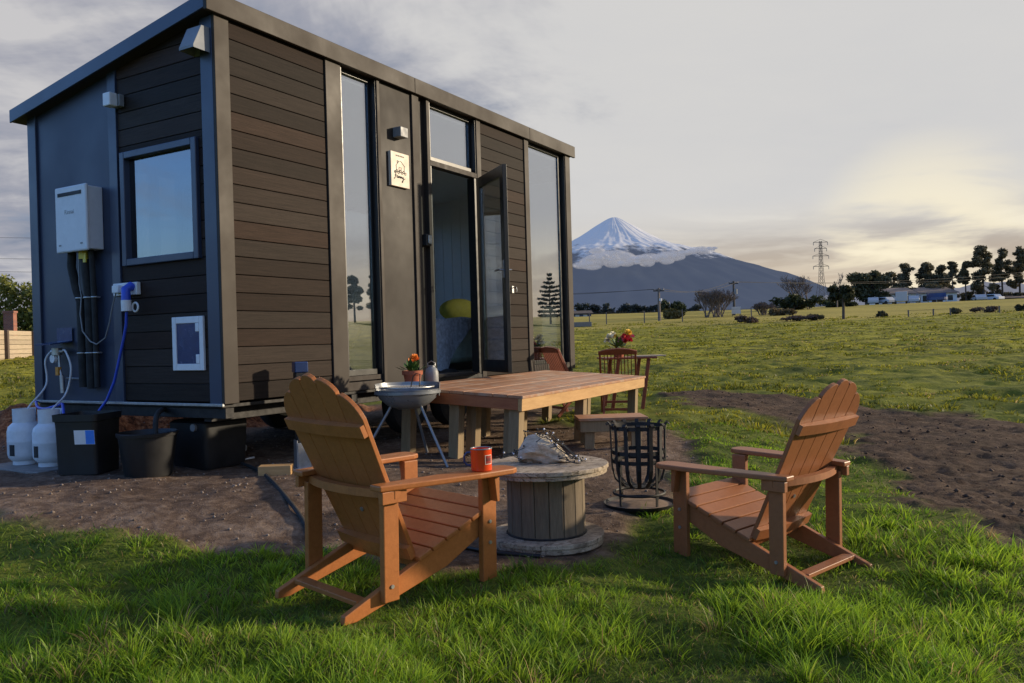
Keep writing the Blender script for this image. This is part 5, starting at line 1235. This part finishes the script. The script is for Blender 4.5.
# distant dark trees in front of the mountain foot
for k, (u, v, w) in enumerate(((594,304,14),(606,303,12),(617,306,16),(630,304,14),(640,306,13),(651,305,14),(664,303,12),(582,302,16),(690,304,18),(760,302,12),(773,304,14))):
    b = PG(u, 210); h = top_z(u, v, 210)-b.z; s = 210/FPX
    cl = [(rnd.uniform(-.5,.5)*w*s, 0, h*rnd.uniform(.3,.85), w*s*.3, w*s*.3, h*.18) for _ in range(7)]
    tree('shelter_tree', 'small hazy dark tree in the row below the mountain', 'tree', b, cl, 420, .5, (.03,.038,.036), (.07,.08,.07), [((0,0,0), .2), ((0,0,h*.6), .1)], 'dark trees along the foot of the mountain')
a, c = PG(578, 200), PG(668, 200)
V, F, C = leaves([(a.x+(c.x-a.x)*t, a.y+rnd.uniform(-.5,.5), a.z+rnd.uniform(.3,1.0), 1.1, .8, .7) for t in np.linspace(0,1,26)], 2600, .3, (.02,.022,.015), (.06,.055,.035)); o = big_mesh('clipped_hedge', V, F, M['foliage'], C); tag(o, 'long low dark hedge across the field below the mountain', 'hedge')

# --- buildings and vehicles across the field
def shed(name, label, cat, u0, u1, vr, ve, D, depth, wallm, roofm, openings=()):
    a, c = PG(u0, D), PG(u1, D); L = (c-a).length; z0 = min(a.z, c.z)-.1; ze = top_z((u0+u1)/2, ve, D)-z0; zr2 = top_z((u0+u1)/2, vr, D)-z0
    r = thing(name, label, cat, (a.x, a.y, z0), math.atan2(c.y-a.y, c.x-a.x))
    MB().box(0, L, 0, depth, 0, ze).build('wall', wallm, r)
    MB().prism([(-.4, ze-.05), (depth/2, zr2), (depth+.4, ze-.05), (depth+.4, ze+.1), (depth/2, zr2+.15), (-.4, ze+.1)], lambda p, q, t: (t, p, q), -.3, L+.3).build('roof', roofm, r)
    MB().prism([(0.01, ze), (depth-.01, ze), (depth/2, zr2-.02)], lambda p, q, t: (t, p, q), .01, L-.01).build('gable', wallm, r)
    for f0, f1, z_0, z_1, nm, mt2 in openings:
        MB().box(L*f0, L*f1, -.06, -.004, ze*z_0, ze*z_1).build(nm, mt2, r)
    return r
shed('farm_house', 'pale farm building with brown roof behind the white van', 'building', 887, 917, 287.5, 294, 147, 8, M['wallblue'], M['tin'], ((.1,.25,.35,.8,'window',M['carglass']),(.4,.52,.0,.85,'door',M['white']),(.65,.85,.35,.8,'window',M['carglass'])))
shed('farm_shed', 'long pale shed with brown roof beside the blue tarpaulin', 'building', 922, 958, 286.5, 293, 149, 9, M['wallblue'], M['tin'], ((.05,.2,.3,.8,'window',M['carglass']),(.3,.6,.0,.8,'doorway',M['darkshed']),(.75,.88,.35,.8,'window',M['carglass'])))
shed('open_shed', 'low dark open shed under the tallest pines', 'building', 984, 1040, 295, 298, 150, 7, M['darkshed'], M['tin'], ((.05,.3,.05,.85,'doorway',M['ink']),(.4,.65,.05,.85,'doorway',M['ink'])))
shed('blue_barn', 'small dark blue shed below the mountain beside the house corner', 'building', 572, 592, 311, 314, 130, 6, M['bluepanel'], M['darkshed'], ((.2,.4,.2,.8,'window',M['white']),(.6,.8,.2,.8,'window',M['white'])))
def car(name, label, u, D, L, Hc, mat, van=False, rz=0.0):
    b = PG(u, D); L *= .85; r = thing(name, label, 'van' if van else 'car', b, rz, None if van else 'cars parked by the farm buildings')
    if van: body = [(-L/2,.35),(-L/2,Hc),(L*.28,Hc),(L*.40,Hc*.62),(L/2,Hc*.52),(L/2,.35)]
    else: body = [(-L/2,.35),(-L/2,Hc*.62),(-L*.38,Hc*.66),(-L*.27,Hc),(L*.10,Hc),(L*.25,Hc*.64),(L*.47,Hc*.55),(L/2,.35)]
    MB().prism(body, lambda a, c, t: (a, t, c), -.85, .85).build('body', mat, r, .08)
    gl = [(-L*.3,Hc*.68),(-L*.25,Hc*.93),(L*.09,Hc*.93),(L*.2,Hc*.68)] if not van else [(L*.05,Hc*.62),(L*.05,Hc*.92),(L*.25,Hc*.92),(L*.34,Hc*.62)]
    MB().prism(gl, lambda a, c, t: (a, t, c), -.862, .862).build('side_window', M['carglass'], r)
    for x in (-L*.3, L*.31):
        for y in (-.86, .74):
            MB().tube([(x, y, .33), (x, y+.12, .33)], .33, 14).build('wheel', M['darkrubber'], r)
    return r
car('parked_car', 'white parked car nearest the round dark tree', 874, 143, 4.3, 1.35, M['carwhite'], rz=1.2)
car('parked_car', 'white parked car between the dark tree and the van', 886, 142, 4.2, 1.3, M['carwhite'], rz=1.9)
car('parked_car', 'white parked car behind and right of the van', 915, 143, 4.4, 1.4, M['carwhite'], rz=1.1)
car('parked_van', 'white camper van standing forward on the field', 902, 132, 3.6, 1.9, M['carwhite'], True, rz=1.2)
car('parked_car', 'white parked car in front of the low open shed', 980, 144, 4.4, 1.3, M['carwhite'], rz=1.3)
car('parked_car', 'pale parked car left of the low open shed doorway', 993, 145, 4.2, 1.3, M['white'], rz=2.0)
tb2 = thing('trampoline', 'blue sheeted trampoline in front of the long pale shed', 'trampoline', PG(938, 142))
MB().lathe([(0,.95),(1.6,.95),(1.65,1.0),(1.65,.55),(1.6,.5),(1.6,.9),(0,.9)], 24).build('mat', M['carblue'], tb2)
MB().lathe([(1.6,1.0),(1.62,1.8),(1.6,1.8),(1.58,1.0)], 24, (0,0,0), 0, PI).build('safety_net', M['carblue'], tb2)
for k in range(6): MB().tube([(1.6*math.cos(k*PI/3),1.6*math.sin(k*PI/3),0),(1.6*math.cos(k*PI/3),1.6*math.sin(k*PI/3),1.0)], .05, 6).build('leg', M['steel'], tb2)
bd_ = thing('white_board', 'blank white board on two posts beside the dark power pole', 'board', PG(737, 94)); 
MB().box(-.52,.52,-.02,.02,.25,1.05).build('panel', M['white'], bd_)
for x in (-.45,.45): MB().box(x-.04,x+.04,.021,.08,-.1,1.05).build('post', M['pole'], bd_)
tr_ = thing('concrete_trough', 'grey concrete water trough in the paddock by the house corner', 'trough', PG(581, 72))
MB().box(-.95,.95,-.35,-.25,0,.42).box(-.95,.95,.25,.35,0,.42).box(-.95,-.85,-.249,.249,0,.42).box(.85,.95,-.249,.249,0,.42).box(-.849,.849,-.249,.249,0,.1).build('basin', M['concrete'], tr_, .02)
MB().box(-.848,.848,-.248,.248,.3,.305).build('water', M['carglass'], tr_)
# fences of thin posts
def post(u, D, h, label, grp):
    o = MB().box(-.045,.045,-.045,.045,-.2,h).build('fence_post', M['pole'], None, .01); o.location = PG(u, D); return tag(o, label, 'fence post', grp)
G1 = 'wire fence posts in front of the mountain'; G2 = 'wire fence posts below the farm buildings'
for u in (590, 607, 645, 683, 752): post(u, 78, 1.15, 'thin wooden post of the wire fence in front of the mountain', G1)
for u in (909, 934, 951, 1000): post(u, 64, .55, 'thin wooden post of the wire fence below the farm buildings', G2)
def fwire(pts, r, label, name='fence_wire', cat='wire'):
    return tag(MB().tube(pts, r, 4).build(name, M['poledark'], None), label, cat)
for h, w in ((.45, 'lower'), (1.0, 'upper')): fwire([PG(u, 78)+Vector((0,0,h)) for u in (590,607,645,683,752)], .012, f'{w} strand of the wire fence in front of the mountain')
fwire([PG(u, 64)+Vector((0,0,.5)) for u in (909,934,951,1000)], .01, 'single strand of the wire fence below the farm buildings')
# power poles, wires, pylon
def pole(u, vt, D, mat, label):
    b = PG(u, D); h = top_z(u, vt, D)-b.z; r = thing('power_pole', label, 'power pole', b)
    MB().tube([(0,0,-.3),(0,0,h)], [.17,.11], 8).build('shaft', mat, r)
    MB().box(-.55,.55,-.06,.06,h-.35,h-.22).build('crossarm', M['poledark'], r)
    for x in (-.5,-.2,.2,.5): MB().tube([(x,0,h-.22),(x,0,h-.08)], .05, 6).build('insulator', M['grey'], r)
    return b, h, r
b1, h1, p1 = pole(660, 288, 85, M['pole'], 'pale grey power pole left of the leafless thicket')
b2, h2, p2 = pole(735, 281, 98, M['poledark'], 'dark power pole standing behind the white board')
MB().tube([(.2,-.2,h2*.62),(.2,-.2,h2*.76)], .2, 8).build('transformer', M['grey'], p2)
MB().tube([(.15,-.15,h1*.6),(.15,-.15,h1*.68)], .14, 8).build('transformer', M['white'], p1)
def span(a, b, sag, n=14): return [Vector(a).lerp(Vector(b), t)-Vector((0,0,sag*4*t*(1-t))) for t in np.linspace(0, 1, n)]
lft = Vector((-30, 78, 0)); lz = b1.z+h1-.1
for k, x in enumerate((-.5, .5)):
    w_ = ('near', 'far')[k]
    fwire(span(b1+Vector((x,0,h1-.1)), b2+Vector((x,0,h2-.1)), .7), .022, f'overhead wire on the {w_} side between the two power poles', 'power_line')
    fwire(span(Vector((-30, 78, lz+1.2+x*.5)), b1+Vector((x,0,h1-.1)), .9), .022, f'overhead wire on the {w_} side running behind the house to the pale pole', 'power_line')
    fwire(span(b2+Vector((x,0,h2-.1)), PX(1100, 262+4*k, 140), 1.2), .022, f'overhead wire on the {w_} side running right from the dark pole', 'power_line')
for k, v in enumerate((228, 249, 262)): fwire(span(PX(-400, v-10, 110), PX(300, v+6, 120), 1.5), .03, f'{("upper","middle","lower")[k]} overhead wire crossing the sky left of the house', 'power_line')
D = 300.; b = PG(823, D); h = top_z(823, 241, D)-b.z; py = thing('pylon', 'grey lattice transmission pylon on the skyline', 'pylon', b); s = D/FPX
tw = MB(); wz = lambda z: np.interp(z/h, [0, .45, .6, 1], [2.8, .8, .6, .35])
for sx_ in (-1, 1):
    for sy_ in (-1, 1):
        zs = np.linspace(0, h, 14); tw.tube([(sx_*wz(z), sy_*wz(z), z) for z in zs], .075, 4)
for z0, z1 in zip(np.linspace(0, h, 14)[:-1], np.linspace(0, h, 14)[1:]):
    for sy_ in (-1, 1):
        tw.tube([(-wz(z0), sy_*wz(z0), z0), (wz(z1), sy_*wz(z1), z1)], .06, 4); tw.tube([(wz(z0), sy_*wz(z0), z0), (-wz(z1), sy_*wz(z1), z1)], .06, 4)
tw.build('lattice_tower', M['pole'], py)
for f, w in ((.985, 2.6), (.80, 2.9), (.66, 2.8), (.9, 2.2)):
    a = MB().tube([(-w,0,h*f),(w,0,h*f)], .12, 4).tube([(-w,0,h*f),(0,0,h*f+1.1),(w,0,h*f)], .07, 4); ao = a.build('crossarm', M['pole'], py)
    for x in (-w, w): MB().tube([(x,0,h*f),(x,0,h*f-1.1)], .11, 5).build('insulator', M['grey'], ao)

# --- left side: board fence, brick pillar, hedge
fa, fb_ = PG(-70, 31), PG(62, 44); fz = fa.z; L = (fb_-fa).length; ztop = top_z(10, 329.5, 36)-fz
fn = thing('board_fence', 'pale weathered horizontal board fence left of the house', 'fence', (fa.x, fa.y, fz), math.atan2(fb_.y-fa.y, fb_.x-fa.x))
bm_ = MB()
for k in range(7): z = .02+ztop/7*k; bm_.box(0, L, 0, .03, z, z+ztop/7-.02)
bm_.build('boards', M['fencewood'], fn)
for k in range(5): MB().box(k*L/4.4+.3, k*L/4.4+.48, -.14, -.002, -.2, ztop+.02).build('post', M['fencedark'], fn)
b = PG(11, 41.5); ht2 = top_z(11, 311, 41.5)-b.z
bp = thing('brick_pillar', 'square red brick pillar rising behind the board fence', 'pillar', b, .2)
MB().box(-.23,.23,-.23,.23,-.1,ht2-.1).build('shaft', M['brick'], bp); MB().box(-.27,.27,-.27,.27,ht2-.099,ht2).build('cap', M['brick'], bp)
cl = [PX(u, v, 45) for u, v in ((-60,300),(-40,292),(-20,290),(0,290),(8,285),(16,292),(24,296),(31,290),(38,296),(46,300),(2,303),(14,304),(26,306),(36,308),(-30,305))]; hb = PG(10, 45)
V, F, C = leaves([(p.x-hb.x, p.y-hb.y+rnd.uniform(-.4,.4), p.z-hb.z, .62, .6, .6) for p in cl]+[(p.x-hb.x, p.y-hb.y, (p.z-hb.z)*.55, .7, .6, .8) for p in cl], 5200, .14, (.05,.07,.02), (.27,.28,.07))
hg = thing('garden_hedge', 'leafy sunlit hedge behind the board fence left of the house', 'hedge', hb); big_mesh('foliage', V, F, M['foliage'], C, parent=hg)
st_ = MB(); [st_.tube([(p.x-hb.x, p.y-hb.y, -.1), (p.x-hb.x, p.y-hb.y, (p.z-hb.z)*.8)], .04, 5) for p in cl[::3]]; st_.build('stems', M['bark'], hg)

# --- what the windows mirror: two Norfolk pines and a pale bungalow outside the frame
def norfolk(x, y, h, label):
    zb_ = gz(x, y); r = thing('norfolk_pine', label, 'pine tree', (x, y, zb_), 0, 'Norfolk pines mirrored in the corner window'); m = MB().tube([(0,0,0),(0,0,h)], [.02*h,.004*h], 7); cl = []
    for k in range(11):
        t = .14+.82*k/10; R_ = (.30*h*(1-t)**.8+.02*h)*random.uniform(.75, 1.15)
        for q in range(6):
            a = q*PI/3+k*.5+random.uniform(-.35,.35); R_ *= random.uniform(.85, 1.15); m.tube([(0,0,h*t),(R_*math.cos(a),R_*math.sin(a),h*(t+.03))], [.006*h,.002*h], 4)
            for f in (.45,.75,1.0): cl.append((R_*f*math.cos(a), R_*f*math.sin(a), h*(t+.03*f+.01), .05*h*(1.2-t), .05*h*(1.2-t), .018*h))
    m.build('trunk', M['bark'], r); V, F, C = leaves(cl, 5000, .16, *PINE); big_mesh('crown', V, F, M['foliage'], C, parent=r)
norfolk(70, 55, 5.6, 'taller Norfolk pine mirrored in the wide corner window'); norfolk(75.5, 53, 4.2, 'shorter Norfolk pine mirrored in the wide corner window')
bx = -25.; nb_ = thing('bungalow', 'pale bungalow mirrored in the square end-wall window', 'house', (bx, -8, gz(bx, -4)), PI/2)
MB().box(0,14,0,7,0,2.5).build('wall', M['wallblue'], nb_); MB().prism([(-.5,2.45),(3.5,3.9),(7.5,2.45)], lambda p, q, t: (t, p, q), -.4, 14.4).build('roof', M['tin'], nb_)
for k in range(4): MB().box(1.2+3.2*k, 2.7+3.2*k, -.05, -.003, .9, 2.0).build('window', M['carglass'], nb_)
cl = [(0, -12+1.1*k, 1.0+.4*rnd.random(), .9, .9, 1.0) for k in range(30)]
V, F, C = leaves(cl, 5000, .2, (.015,.022,.01), (.06,.07,.03)); gh = thing('garden_hedge', 'dark hedge mirrored low in the square end-wall window', 'hedge', (-23, 0, gz(-23,0))); big_mesh('foliage', V, F, M['foliage'], C, parent=gh)
